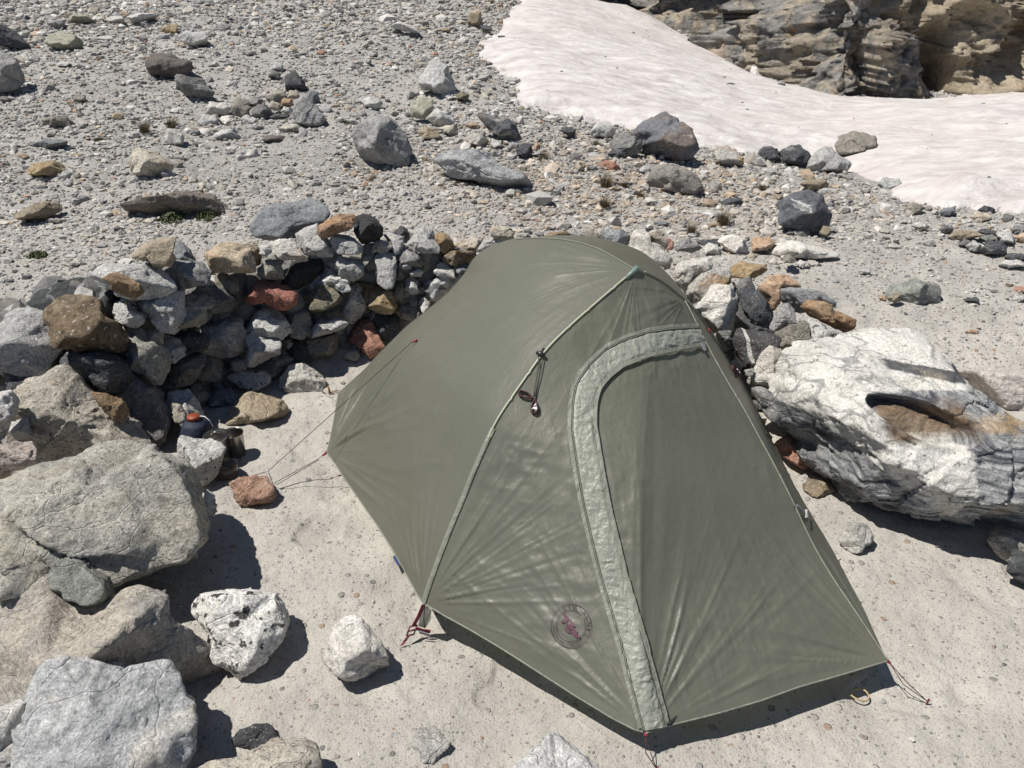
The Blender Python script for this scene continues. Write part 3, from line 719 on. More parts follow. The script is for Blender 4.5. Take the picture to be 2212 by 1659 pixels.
ROCKTXT = '''C4|wall_stone|tan|w|ochre wedge stone topping the left end of the stacked wall beside the pale slab|865,435 935,340 1060,290 1115,285 1140,420 1110,480 1030,497 990,455
C4|wall_stone|blue|w b.15|blue grey wedge standing upright just behind the dark block, right of the ochre wedge|1128,330 1150,310 1220,370 1260,440 1330,480 1230,500 1140,440
C4|wall_stone|grey|w|smooth grey shadowed block under the ochre wedge on the wall|1045,505 1130,430 1220,445 1300,450 1370,520 1368,605 1260,620 1180,635 1120,590
C4|wall_stone|pink|w|broad cream and tan stone on the wall crest with a shaded vertical front|1325,400 1400,355 1530,330 1610,360 1640,430 1655,520 1560,525 1440,520 1385,530 1350,450
C4|wall_stone|brown|w b.1|dull brown stone leaning behind the broad cream wall stone|1580,340 1665,345 1690,400 1680,470 1620,480 1600,420
C4|wall_stone|pale|w|fist sized light grey cube perched left of the orange patched stone|1685,350 1740,338 1762,380 1740,415 1695,410
C4|wall_stone|owhite|w|white stone with an orange patch just below the big blue grey boulder|1745,330 1830,300 1900,295 1940,370 1990,430 1900,440 1820,445 1770,390
C4|boulder|blue|w b.35|big rounded blue grey boulder behind the highest part of the wall|1690,160 1730,90 1850,30 1960,20 2060,60 2130,110 2170,160 2120,250 2000,300 1850,330 1760,310 1700,330 1660,260
C4|wall_stone|mossy|w|small upright speckled stone below the light grey cube in the wall|1690,430 1760,410 1810,450 1835,540 1820,565 1740,570 1685,520 1700,470
C4|wall_stone|greyp|w|large pale flat topped stone on the left wall holding a rusty stone|595,550 680,470 800,450 970,450 1010,500 1100,570 1130,630 1020,690 900,710 850,690 760,620
C4|wall_stone|rust|w f.12|rust brown stone lying against the large pale flat topped stone|650,560 700,515 760,520 830,560 910,600 930,650 880,690 800,670 750,640 700,580
C4|wall_stone|darkspeck|w b.12|wide dark boulder flecked with white behind the brown rough stone|190,750 250,660 340,600 480,555 600,570 700,600 740,680 750,760 730,830 500,830 300,800
C4|wall_stone|brown|w f.1|rough dark brown stone standing before the dark flecked boulder|285,755 350,670 470,660 580,690 680,770 770,850 792,920 785,1010 740,1035 600,1030 460,1015 390,930 320,840
C4|wall_stone|greyp|w|large light grey granite block at the far left end of the wall|-60,870 0,850 120,770 220,757 310,810 350,890 450,990 440,1020 370,1080 340,1200 250,1200 150,1160 0,1160 -60,1100
C4|wall_stone|dark|w f.05|dark grey angular chunk under the large granite block at the left edge|35,1160 130,1120 200,1150 280,1215 270,1290 220,1340 100,1365 50,1290
C4|wall_stone|darkg|w f.1|charcoal block with a white quartz corner under the brown rough stone|340,1190 370,1080 440,1030 600,1015 720,1040 850,1110 870,1200 800,1300 620,1300 480,1250 400,1220
C4|wall_stone|greyd|w f.1|tall dark grey slab leaning between the tan boulder and the cooking gear|620,1250 700,1190 810,1150 880,1140 980,1230 1060,1290 1130,1440 1150,1490 1140,1560 1080,1660 980,1680 900,1550 830,1440 760,1350
C4|boulder|tanp|1035|big cream boulder with grey speckles above the giant boulder on the left|175,1400 210,1310 270,1220 350,1190 400,1130 480,1105 540,1160 590,1250 680,1330 820,1420 900,1530 1000,1600 1050,1700 1000,1790 700,1800 400,1780 220,1650 190,1520
C4|wall_stone|rust|1020|rusty sliver of stone wedged between cream boulder and dark slab|630,1295 720,1310 800,1360 830,1430 800,1490 700,1420
C4|wall_stone|greyp|1060|small light grey stone tucked beside the cream boulder at the left|65,1490 120,1440 190,1430 210,1570 130,1580 80,1555
C4|wall_stone|pale|1090|white and grey stone cut by the left picture edge beside the cream boulder|-60,1300 0,1290 60,1310 110,1390 100,1440 40,1530 0,1620 -60,1600
C4|wall_stone|tanp|1040|little cream stone wedged under the dark grey angular chunk|105,1390 200,1345 220,1420 130,1445
C4|wall_stone|spot|w|white stone with black flecks right of the brown rough stone|735,720 820,680 850,720 880,770 945,800 940,850 880,880 800,840 750,800
C4|wall_stone|greyp|w f.06|smooth light grey pear shaped stone under the large pale flat topped stone|885,735 960,680 1080,625 1170,630 1180,700 1200,800 1190,860 1140,920 1080,910 990,830 920,790
C4|wall_stone|mossy|w|greenish tan stone right of the light grey pear shaped stone|1185,680 1280,665 1370,680 1395,730 1340,780 1335,840 1270,895 1175,880 1200,780
C4|wall_stone|greyd|w b.05|dark oval stone above the greenish tan stone in the wall|1180,630 1340,605 1460,640 1515,700 1500,750 1420,790 1340,770 1250,720
C4|wall_stone|mossy|w f.08|large mossy grey wall stone below the white black flecked stone|790,880 900,880 980,950 1040,1000 1085,1080 1090,1160 1080,1250 1010,1240 950,1180 850,1130 790,1040
C4|wall_stone|pale|w|thin pale banded stone above the speckled white wall stone|920,900 1040,885 1055,930 1050,985 980,975
C4|wall_stone|spot|w f.03|speckled pale wedge right of the large mossy grey stone|1060,930 1150,950 1200,1010 1210,1060 1160,1110 1100,1120 1070,1040
C4|wall_stone|dark|w|flat dark stone under the greenish tan stone|1100,930 1200,900 1320,920 1350,970 1330,1030 1200,1040 1130,980
C4|wall_stone|tangrey|w f.04|tan grey cornered stone in the lower wall right of the mossy grey stone|1090,1130 1180,1060 1290,1045 1330,1100 1310,1180 1240,1250 1130,1285 1075,1270
C4|wall_stone|tangrey|w|narrow tan stone with a notched side in the lower wall|1300,1060 1390,1080 1410,1130 1430,1200 1400,1225 1290,1215 1320,1130
C4|wall_stone|grey|w|large round shouldered grey stone at the centre of the left wall|1330,870 1380,800 1480,765 1560,830 1590,910 1580,1030 1500,1070 1400,1070 1340,1050 1350,950
C4|wall_stone|greyp|w f.05|pale pointed stone directly beneath the salmon red stone|1610,890 1650,780 1720,715 1790,770 1860,840 1880,900 1830,960 1720,930 1620,940
C4|wall_stone|greyp|w f.08|pale grey stone supporting the pointed stone under the red one|1595,930 1680,890 1790,940 1835,990 1830,1050 1740,1080 1640,1140 1600,1100
C4|wall_stone|red|w f.06|salmon red angular stone bright in the middle of the left wall|1585,700 1640,640 1675,575 1760,590 1830,600 1915,660 1915,720 1860,770 1800,770 1740,720 1660,735
C4|wall_stone|tangrey|w b.08|shaded tan block under the broad cream stone|1375,540 1450,525 1540,560 1560,640 1520,665 1400,620
C4|wall_stone|black|w b.08|black stone in deep shade above the salmon red stone|1830,480 1960,430 2080,440 2090,490 2010,600 1900,640 1830,560
C4|wall_stone|grey|w|small round dark grey stone at the foot of the left wall|1485,1100 1540,1062 1605,1095 1600,1140 1540,1165 1490,1145
C4|wall_stone|spot|w f.04|mottled oval stone at the wall foot beside the white loose stone|1495,1200 1570,1150 1680,1145 1765,1190 1755,1240 1680,1290 1560,1270
C4|wall_stone|tangrey|w|tan triangular stone above the mottled oval stone|1650,1130 1760,1070 1870,1065 1910,1085 1840,1150 1800,1210 1760,1200 1690,1150
C4|loose_stone|white|g|rough white stone on the sand at the foot of the left wall|1810,1210 1880,1120 1950,1103 2040,1150 2115,1225 2105,1290 1990,1312 1880,1300 1810,1270
C4|loose_stone|tan|g|flat tan slab lying on the sand behind the metal mug|1485,1440 1520,1340 1600,1290 1700,1320 1830,1350 1870,1420 1840,1460 1750,1490 1600,1500 1500,1510 1480,1470
C4|loose_stone|blue|g|rounded blue grey stone in the wall shade left of the tan slab|1325,1340 1400,1275 1480,1270 1550,1310 1520,1380 1400,1390
C4|wall_stone|greyp|930|shaded pale stone behind the blue and orange stuff sack|1100,1300 1200,1280 1270,1330 1330,1430 1320,1480 1220,1520 1150,1430 1110,1380
C4|wall_stone|greyd|w|small dull stone above the shaded pale stone behind the stuff sack|1200,1250 1280,1235 1320,1280 1310,1320 1240,1330
C4|wall_stone|darkspeck|w|dark upright stone with white chips right of the pale supporting stone|1890,950 1950,940 1990,1040 2010,1120 1960,1130 1900,1080
C4|wall_stone|grey|w|pebble sized grey stone between pale supporting stone and dark upright stone|1835,960 1870,945 1900,985 1870,1020 1835,1000
C4|wall_stone|tangrey|w|squat tan block low in the wall under the light wedge|1980,960 2060,950 2175,905 2180,1000 2150,1060 2040,1085 1990,1050
C4|wall_stone|tanp|960|small tan stone touching the dark slab behind the stuff sack|1115,1370 1170,1380 1210,1450 1200,1490 1150,1490 1120,1430
C5|wall_stone|orange|w f.05|orange and cream block on the highest point of the wall|545,430 650,370 760,320 850,305 870,350 865,455 800,480 700,490 640,520 570,515
C5|wall_stone|black|w|black rounded stone beside the orange and cream block on the wall top|865,320 920,290 990,300 1060,350 1120,430 1125,500 1060,540 940,565 880,480
C5|wall_stone|greyp|w b.05|pale grey mottled stone under the orange and cream block|340,470 450,420 550,400 590,510 660,530 700,640 680,690 600,700 470,680 400,600 360,520
C5|wall_stone|greyp|w f.06|smooth light grey lens shaped stone below the black rounded stone|668,560 700,490 800,490 870,530 940,600 950,665 860,680 760,675 710,640
C5|wall_stone|greyp|w f.03|blocky grey stone beneath the light grey lens shaped stone|625,730 700,700 830,688 920,705 955,760 955,840 900,890 830,910 740,840 680,800
C5|wall_stone|greyd|w|dark wedge between the lens shaped stone and the knobbly cream stone|950,590 1060,560 1070,620 1040,720 960,735
C5|wall_stone|tanp|w|knobbly cream stone on top of the tall upright stone|1035,650 1050,560 1110,545 1190,560 1200,620 1130,660
C5|wall_stone|spot|w b.04|rounded mottled pale stone right of the knobbly cream stone|1130,500 1200,487 1290,510 1300,580 1270,660 1235,690 1200,600
C5|wall_stone|greyp|w f.07|tall upright light grey stone with rough face in the wall|1060,690 1140,645 1220,660 1240,760 1245,880 1225,975 1160,980 1090,920 1040,830
C5|wall_stone|greyp|w|pale grey pyramid stone on the wall crest left of the tent ridge|1320,590 1400,480 1480,410 1550,450 1580,560 1630,640 1620,670 1500,670 1400,640
C5|loose_stone|dark|w b.2|dark slate chip behind the wall left of the pyramid stone|1220,470 1280,415 1330,440 1355,490 1320,540 1250,520
C5|wall_stone|yellow|w b.05|yellowish crumbly stone right of the pyramid stone|1560,520 1610,460 1680,490 1735,570 1700,630 1650,660 1600,600
C5|wall_stone|tanp|w b.1|flat creamy stone above the brown slab beside the tent|1705,600 1790,540 1900,510 1990,550 1960,610 1930,640 1800,620
C5|wall_stone|brown|w|brown slab with a shaded front just left of the tent ridge|1640,690 1710,640 1830,620 1930,640 1890,720 1750,775 1660,740
C5|wall_stone|veined|w|white stone with dark veins half hidden by the tent\'s left edge|1430,950 1500,890 1620,865 1760,875 1740,930 1650,1020 1580,1085 1540,1020
C5|wall_stone|pale|w|rounded pale stone under the brown slab|1560,830 1620,745 1700,755 1750,810 1745,880 1640,870
C5|wall_stone|blue|w|small bluish white stone touching the tent edge under the brown slab|1745,780 1800,740 1860,745 1880,820 1790,850
C5|wall_stone|spot|w|little white black flecked stone in the gap below the pyramid stone|1352,820 1420,778 1475,820 1450,860 1370,862
C5|wall_stone|greyp|w|small pale chip between the tall upright stone and the little flecked stone|1280,740 1340,720 1375,750 1370,795 1300,800
C5|wall_stone|greyp|w|narrow light wedge standing left of the dark veined white stone|1320,880 1370,858 1420,900 1425,1000 1370,1020 1320,960
C5|wall_stone|yellow|w f.07|honey brown lumpy stone in the middle of the wall|990,980 1040,960 1130,980 1200,1000 1230,1080 1258,1130 1200,1190 1100,1180 1000,1130
C5|wall_stone|tangrey|w f.03|mottled brown stone right of the honey brown lumpy stone|1230,1150 1280,1100 1380,1120 1455,1190 1440,1250 1330,1240 1250,1200
C5|wall_stone|pale|w|white shard standing upright near the tent edge|1440,1080 1490,1030 1530,1080 1530,1140 1480,1185 1450,1130
C5|wall_stone|spot|w|tall grey stone mottled white left of the honey brown lumpy stone|790,1010 850,950 910,910 960,1010 980,1110 970,1150 930,1190 860,1275 810,1220 760,1100
C5|wall_stone|greyp|w f.02|pale wedge stone above the olive brown oval stone|610,780 690,790 770,850 830,910 860,990 780,1010 700,960 510,930 590,870
C5|wall_stone|olive|w f.05|olive brown oval stone right of the salmon red stone|465,1000 540,950 640,945 700,980 755,1030 740,1080 640,1160 520,1170 450,1090 420,1030
C5|wall_stone|greyp|w f.06|light grey pointed wedge left of the pink lower stone|510,1290 570,1210 640,1210 760,1230 835,1270 780,1320 640,1360 530,1400 510,1360
C5|wall_stone|salmon|w f.07|pink salmon stone low in the wall next to the tent|880,1390 930,1290 1020,1260 1060,1330 1110,1420 1155,1480 1110,1540 1020,1570 930,1490 890,1440
C5|wall_stone|redd|w|dull dark red stone behind the pink salmon stone|820,1380 880,1290 940,1215 1010,1215 1050,1290 1000,1400 900,1440 870,1450
C5|wall_stone|darkg|w|dark mottled block right of the dull dark red stone|1000,1150 1130,1170 1250,1210 1275,1300 1250,1420 1150,1420 1080,1330 1010,1240
C5|wall_stone|grey|w f.05|small grey wedge at the wall foot below the squat tan block|770,1560 840,1500 915,1475 920,1560 890,1600
C5|wall_stone|grey|w|mid grey stone right of the pale pointed stone|270,1150 370,1120 480,1160 500,1250 480,1350 430,1410 350,1390 300,1290
C5|wall_stone|greyd|w|small dark chip right of the tall upright light grey stone|1245,720 1290,740 1320,860 1250,870
C5|wall_stone|tangrey|w|rounded dull stone between the honey brown and the narrow light wedge|1210,900 1290,895 1320,960 1290,1070 1220,1060
C5|wall_stone|brown|w b.03|shaded brown stone above the honey brown lumpy stone|910,900 1000,905 1110,960 1060,1010 985,1060 930,1000
C5|wall_stone|grey|w|mottled stone under the left foot of the pyramid stone|1260,600 1330,620 1440,670 1490,740 1420,780 1340,760 1260,720
T|wall_stone|pale|750|pale flat stone just left of the top of the tent ridge|60,210 120,130 220,85 320,100 330,160 200,220
T|wall_stone|tanp|745|cream square stone standing above the tent ridge\'s left shoulder|190,60 220,0 340,-20 385,40 400,95 260,110
T|wall_stone|yellow|735|pale yellow smooth stone right behind the tent ridge|680,95 700,60 760,30 880,20 940,60 900,120 780,120
T|wall_stone|greyp|735|white grey chip next to the pale yellow stone behind the ridge|905,40 960,15 1030,50 1040,100 980,135
T|wall_stone|tangrey|735|tan grey stone between the white grey chip and the blue grey lump|1040,80 1070,25 1180,40 1255,90 1240,140 1190,175 1090,160
T|wall_stone|blue|740|blue grey lump behind the tent left of the big white block|1215,60 1260,5 1400,20 1460,70 1465,130 1400,180 1300,180 1240,120
T|wall_stone|white|770|big bright white block rising behind the tent apex|1410,240 1470,150 1480,60 1550,0 1640,30 1650,140 1760,190 1850,290 1830,350 1760,370 1640,350 1500,350
T|wall_stone|tanp|745|cream stone with a dark underside right of the bright white block|1620,60 1680,10 1760,20 1800,110 1790,190 1700,150 1650,130
T|wall_stone|salmon|750|small brick red stone behind the bright white block|1790,100 1830,80 1870,130 1860,190 1800,200
T|wall_stone|bandd|800|dark slab striped white directly behind the tent apex|1500,330 1640,320 1760,370 1810,430 1820,500 1700,460 1580,420
T|wall_stone|pale|830|small pale stone half hidden by the tent right of the apex|1800,530 1850,490 1940,560 1990,640 1870,600
R2|wall_stone|grey|700|flat grey stone on the terrace left of the small white round stone|105,245 140,195 210,175 290,215 320,245 260,275 130,275
R2|loose_stone|white|g|small white round stone on the terrace behind the tent|325,250 370,205 440,220 462,270 440,305 340,295
R2|loose_stone|white|g|white capped stone with brown shaded side next to the peach stone|440,200 490,145 570,130 640,170 685,240 670,300 580,305 510,270 470,225
R2|loose_stone|dark|g|dark slab behind the small white round stone|275,190 350,172 450,175 455,240 330,240
R2|loose_stone|peach|g|peach coloured block left of the long white flat rock|690,260 710,180 760,145 850,155 873,205 850,240 800,275 720,285
R2|loose_stone|white|g|long low white flat rock on the gravel behind the right wall|800,280 860,220 950,180 1100,195 1200,230 1310,270 1365,305 1340,335 1200,345 1050,340 900,320
R2|loose_stone|tangrey|g f.1|tan stone in front of the long white flat rock|940,340 960,295 1010,285 1040,330 1010,370 950,365
R2|loose_stone|pale|g|low pale lump right of the tan stone before the white flat rock|1040,370 1080,335 1140,350 1130,395 1080,405
R2|loose_stone|white|g|tiny white stone before the right half of the white flat rock|1140,350 1190,340 1215,370 1190,388 1150,385
R2|loose_stone|tanp|g|small cream stone under the peach coloured block|650,330 700,285 735,300 730,340
R2|wall_stone|yellow|760|flat yellowish and dark stone on the right wall crest|515,450 570,380 640,345 730,365 810,390 800,430 740,470 640,490 530,475
R2|wall_stone|white|810|large white stone with grey underside at the right of the tent apex|110,440 150,360 260,320 390,315 400,380 360,450 280,490 200,565 150,530
R2|wall_stone|owhite|840|cream stone with rusty lichen top on the right wall|200,600 240,520 320,450 430,415 520,430 535,520 440,570 360,640 280,655
R2|wall_stone|white|880|biggest creamy white stone of the right wall against the tent|265,710 340,620 420,530 500,510 560,550 600,620 590,740 570,870 500,900 420,880 350,800
R2|wall_stone|greyd|830|dark grey triangular stone atop the right wall|560,560 620,490 690,465 725,550 720,570 600,590
R2|wall_stone|darkg|880|steep dark grey stone with thin white streaks in the right wall|590,580 640,555 740,570 800,640 850,760 860,820 830,870 740,840 660,800 620,690
R2|wall_stone|grey|890|leaf shaped slate grey stone leaning right of the streaked stone|835,850 870,780 920,700 980,665 1030,720 1020,830 950,870 850,895
R2|wall_stone|peach|850|peach stone with shaded lower face behind the leaf shaped stone|755,560 820,530 900,560 935,640 900,700 850,735 820,650
R2|wall_stone|peach|810|flat peach stone on the crest above the leaf shaped stone|750,550 840,460 920,445 1010,500 1060,550 980,590 810,560
R2|wall_stone|blueflat|840|flat pale blue grey slab behind the rust orange stone|905,560 1050,550 1200,570 1340,660 1350,700 1200,720 1100,740 1080,740 1010,700 950,640
R2|wall_stone|orange|870|long rust orange stone at the right end of the wall|1090,700 1140,655 1230,660 1330,720 1440,770 1500,800 1480,870 1420,890 1300,840 1160,770
R2|wall_stone|spot|900|white speckled triangular stone under the rust orange stone|1130,980 1135,850 1160,790 1240,810 1320,870 1400,900 1350,960 1200,1000
R2|wall_stone|tangrey|910|brown and cream stone in the shade left of the speckled triangular stone|890,900 1000,840 1110,810 1135,850 1130,960 1030,990 980,1030 890,1020
R2|wall_stone|veindark|940|charcoal stone crossed by one white quartz vein|555,960 570,900 610,865 680,875 800,890 920,940 890,1020 790,1060 730,1150 700,1178 640,1170 580,1050
R2|wall_stone|white|980|white wedge stone leaning on the giant banded boulder|685,1250 720,1170 770,1050 810,1010 900,1040 970,1065 960,1180 950,1230 870,1320 780,1310 700,1290
R2|wall_stone|grey|1010|grey stone with cream top below the white wedge stone|725,1330 790,1310 860,1350 880,1440 940,1560 1000,1620 900,1610 820,1560 760,1420
R2|wall_stone|greyp|980|tiny grey stone between the tent edge and the white wedge stone|645,1185 710,1180 700,1225 670,1230
R2|wall_stone|darkg|900|dark shaded stone under the steep streaked stone|650,810 750,850 860,880 850,900 700,890
R2|wall_stone|greyd|920|shaded stone beneath the biggest creamy white stone|440,890 550,885 560,1020 510,1000
R1|boulder|green|g|greenish grey half buried boulder on the gravel above the giant boulder|1310,590 1360,530 1450,500 1560,495 1640,525 1670,590 1650,650 1550,670 1430,665 1320,620
R1|loose_stone|greenp|g b.5|grey stone resting just above the greenish half buried boulder|1355,460 1400,415 1480,405 1530,440 1520,485 1400,495
R1|loose_stone|tan|g f.05|small tan stone against the left side of the greenish boulder|1315,620 1350,590 1400,585 1405,640 1350,655
R1|loose_stone|peach|g|tiny orange pebble left of the greenish boulder|1265,620 1285,597 1305,610 1300,635
R1|loose_stone|greyp|g|lone small grey stone on the gravel left of the greenish boulder|1130,445 1160,415 1205,435 1195,460 1145,465
R1|pile_stone|dark|g|black stone topping the rock pile at the right edge|1910,45 1960,10 2025,40 2010,75 1950,80
R1|pile_stone|tanp|g|cream stone below the black topping stone of the pile|1860,90 1910,58 1985,75 1990,110 1900,130
R1|loose_stone|blue|g|pale bluish block on the snow edge left of the rock pile|1645,70 1690,25 1760,25 1762,75 1700,88
R1|loose_stone|tangrey|g|tan lump at the melting snow edge|1430,50 1440,10 1500,0 1550,30 1530,75 1450,78
R1|loose_stone|pale|g|flat white chip below the bluish block|1470,145 1530,118 1590,160 1560,180 1500,165
R1|loose_stone|greyd|g|round dark stone left of the rock pile|1655,180 1680,135 1740,145 1750,185 1700,200
R1|pile_stone|tan|g|long tan stone on the left side of the rock pile|1700,220 1760,180 1860,170 1900,195 1880,235 1760,250
R1|pile_stone|dark|g|charcoal slab across the middle of the rock pile|1905,190 1960,158 2030,175 2035,225 1950,218
R1|pile_stone|green|g|greenish stone under the charcoal slab of the pile|1910,235 1950,205 2010,205 2025,240 1960,252
R1|pile_stone|greyd|g|grey wedge at the lower left of the rock pile|1780,275 1820,228 1870,250 1855,292
R1|pile_stone|greyp|g|light grey cut faced stone in front of the rock pile|1835,275 1880,240 1940,275 1920,318 1870,318
R1|pile_stone|darkg|g|large charcoal stone in front of the rock pile|1935,300 1970,245 2080,240 2085,330 2060,350 1960,330
R1|pile_stone|greyp|g|mottled light stone right of the charcoal slab|2040,200 2080,170 2130,190 2150,240 2110,270 2050,250
R1|pile_stone|greyd|g|dark chunk at the upper right of the rock pile|2075,105 2100,75 2140,85 2130,125 2090,130
R1|pile_stone|grey|g|grey stone cut by the right picture edge on the rock pile|2125,175 2160,140 2230,145 2240,190 2180,205
R1|pile_stone|peach|g|pinkish stone at the right edge beside the rock pile|2150,225 2190,195 2240,190 2250,260 2190,262
R1|pile_stone|dark|g|dark flat slab at the lower right of the rock pile|2085,350 2120,325 2210,325 2240,360 2180,378 2110,372
R1|loose_stone|pale|g|flat cream stone below the dark flat slab|2045,400 2100,370 2190,370 2205,410 2100,428
R1|loose_stone|greyd|g|small dark pebble right of the greenish boulder|1975,590 1990,562 2030,570 2040,592
R1|loose_stone|brown|g|little brown stone near the right edge under the cream stone|2080,548 2100,525 2140,535 2142,556
R1|loose_stone|salmon|g|brick red flat stone at the right edge of the gravel|2140,575 2160,542 2230,545 2240,580 2180,590
R1|loose_stone|greyp|g|flat grey stone below the brick red flat stone|2132,630 2160,600 2230,595 2240,635 2170,642
R1|loose_stone|darkg|g|flat dark stone between greenish boulder and the right edge|1820,640 1850,612 1900,615 1905,645 1860,655
R1|loose_stone|peach|g|small peach chip on the gravel above the giant banded boulder|1835,845 1860,825 1905,835 1900,855
R1|loose_stone|owhite|g|flat white and orange chip mid gravel left of the rock pile|1300,290 1340,268 1400,275 1412,295 1350,302
R3|boulder|bigband|1105 t.9 h.55 f.10 N|giant white boulder banded with black gneiss right of the tent|285,560 300,480 350,430 345,350 385,280 440,215 600,180 900,140 1100,110 1330,75 1600,85 1740,160 1830,270 1900,400 1950,530 1990,640 2080,740 2209,800 2420,900 2700,1100 2750,1400 2600,1640 2209,1640 1900,1580 1600,1520 1300,1460 1100,1430 900,1370 820,1280 690,1220 600,1120 540,990 450,870 360,760 300,650
R3|boulder|pinkflat|g h.7 t1.1 k|pinkish white flat rock half buried behind the giant banded boulder|1780,260 1900,270 2050,290 2250,320 2450,400 2500,600 2400,720 2209,690 2050,640 1950,520 1860,380
L1|boulder|giant|1290 t.8|giant tan grey boulder with a long crack at the left edge|-150,800 0,700 200,600 430,540 560,470 700,440 870,480 990,520 1090,500 1250,530 1370,580 1400,640 1500,800 1560,950 1605,1090 1590,1140 1500,1230 1350,1320 1230,1370 1100,1420 1000,1400 850,1440 600,1420 340,1400 200,1350 100,1300 0,1250 -150,1100
L1|loose_stone|green|1385 f.03|smooth green grey stone resting on the tan boulder\'s ledge|325,1490 350,1390 420,1290 470,1272 580,1300 700,1370 820,1440 838,1480 825,1560 740,1595 650,1575 480,1530 350,1525
L2|boulder|pinktan|1540 t.8|broad rough tan boulder under the smooth green grey stone|-150,700 0,440 90,330 200,200 330,290 420,430 800,440 850,380 1000,325 1270,370 1300,540 1400,660 1530,830 1570,930 1550,1040 1390,1170 1200,1250 800,1300 400,1300 0,1250 -150,1100
L2|boulder|bluebig|1690 f.02|large smooth blue grey boulder at the bottom left|90,1330 110,1180 170,1040 260,950 400,850 520,810 700,840 940,910 1200,920 1300,1020 1390,1180 1480,1260 1510,1380 1515,1480 1450,1550 1300,1640 1100,1760 700,1850 300,1850 150,1700 80,1500
L2|boulder|pale|1740|pale stone filling the bottom left corner beside the blue grey boulder|-150,1300 0,1250 90,1240 110,1330 100,1430 200,1600 250,1750 200,1850 -150,1850
L1|wall_stone|orange|1270|orange tinted stone at the left edge under the giant boulder|-80,1240 0,1250 60,1290 150,1340 80,1430 0,1520 -80,1450
L1|wall_stone|pinkspot|1120|pinkish white pitted stone at the left edge above the giant boulder|-60,530 60,470 140,437 220,450 290,520 320,590 250,640 120,700 0,740 -60,700
L2|loose_stone|spot2|g|white squarish stone with black spots left of the tent|1335,560 1360,490 1430,420 1500,395 1620,372 1800,390 1920,415 2000,460 2060,560 2100,640 2080,720 1990,830 1850,920 1790,950 1700,900 1600,860 1480,770 1410,660
D|loose_stone|white|g|rounded white stone alone on the sand by the tent\'s foot strap|697,1410 712,1365 740,1338 775,1331 800,1350 825,1375 845,1408 846,1430 825,1452 795,1468 760,1470 720,1450 700,1430
L2|loose_stone|dark|g|small charcoal oblong stone on the sand at the bottom left|1675,1460 1730,1390 1830,1370 1960,1390 2015,1430 2000,1500 1940,1535 1800,1510 1700,1490
L2|boulder|tanp|1760|cream banded rock cut by the bottom edge near the charcoal stone|1400,1680 1500,1610 1700,1600 1900,1560 2080,1520 2212,1500 2320,1540 2340,1600 2360,1800 1900,1900 1400,1850
B5|loose_stone|pale|g k|flat pale stone sunk flush into the sand below the tent|290,1110 330,1065 430,1070 520,1110 480,1150 450,1215 350,1180
B5|boulder|veined|1720|white rock with dark veins cut by the bottom picture edge|820,1277 930,1190 1060,1120 1140,1170 1250,1210 1340,1277 1350,1380 1100,1450 850,1400
L1|loose_stone|salmonp|g|coarse pink granite stone holding the guylines|1675,740 1740,695 1830,688 1930,710 2000,760 2025,830 1990,880 1900,905 1760,915 1720,860
L1|wall_stone|spot|1050|mottled grey stone in front of the stuff sack and pots|1300,400 1380,430 1500,425 1600,450 1645,490 1600,600 1580,680 1500,750 1400,700 1330,600 1290,540
L1|wall_stone|greyp|1140|little grey stone peeping out right of the giant boulder|1470,800 1530,830 1570,900 1560,980 1480,970
B6|loose_stone|pale|g|pale rounded stone sunk in the gravel right of the tent|650,210 690,140 740,95 830,95 880,170 870,230 810,270 700,285
B6|loose_stone|pinkp|g|pinkish cream stone at the right edge below the giant boulder|1590,210 1640,150 1720,135 1834,150 1900,200 1834,290 1700,335 1640,300
B6|loose_stone|darkspeck|g|dark grey stone cut by the right edge below the pinkish cream stone|1700,400 1720,320 1834,270 1950,330 1900,480 1834,500 1760,450
R3|loose_stone|tan|g|small tan stone at the foot of the giant banded boulder|510,1290 560,1235 640,1250 720,1290 755,1330 700,1360 640,1385 560,1370 520,1330
R3|wall_stone|salmon|1015|salmon stone tucked between the tent and the giant boulder\'s foot|300,960 350,910 430,905 520,1000 570,1080 590,1150 500,1160 430,1120 360,1070
C1|boulder|dark|g|dark boulder at the left edge near the top corner|-60,160 0,140 60,180 130,230 180,290 130,320 0,330 -60,330
C1|boulder|grey|g|rounded grey boulder at the left edge below the dark boulder|-80,380 0,345 90,370 150,430 175,510 140,580 60,610 0,620 -80,620
C1|loose_stone|yellowp|g|pale yellow block on the scree right of the dark edge boulder|315,300 330,230 420,205 510,240 525,270 490,330 400,330
C1|boulder|brownd|g|brown grey split boulder on the scree above the grey flat boulder|940,370 960,325 1100,335 1180,380 1260,410 1290,470 1250,500 1120,520 1000,505 960,470 945,430
C1|boulder|greyd|g|smooth grey boulder just right of and below the brown split boulder|1115,510 1160,490 1320,505 1340,560 1400,600 1380,640 1300,655 1220,630 1150,570
C1|loose_stone|greyp|g|rough grey rock high on the scree above the split boulder|1165,250 1200,195 1300,190 1360,240 1385,300 1300,310 1200,290
C1|loose_stone|yellow|g|small ochre rock left of the rough grey rock on the scree|1040,190 1100,155 1155,165 1150,215 1080,220
C1|loose_stone|yellowp|g|flat pale rock near the top left of the scree|430,120 480,85 560,95 620,140 540,160 450,150
C1|loose_stone|greyp|g|long pale slab near the top of the scree|840,130 900,85 1000,70 1040,90 960,125 880,155
C1|loose_stone|pale|g|white rock left of the long pale slab|695,140 720,98 780,95 825,150 770,168
C1|loose_stone|white|g|bright small rock above the white rock near the top|690,70 730,40 772,50 765,82 710,86
C1|loose_stone|grey|g|grey lump left of the flat pale rock on the upper scree|310,165 350,125 400,120 420,165 380,190
C1|boulder|tangrey|g|dull brownish boulder sunk in the left scree|270,790 330,750 400,730 460,780 490,845 400,840 340,820
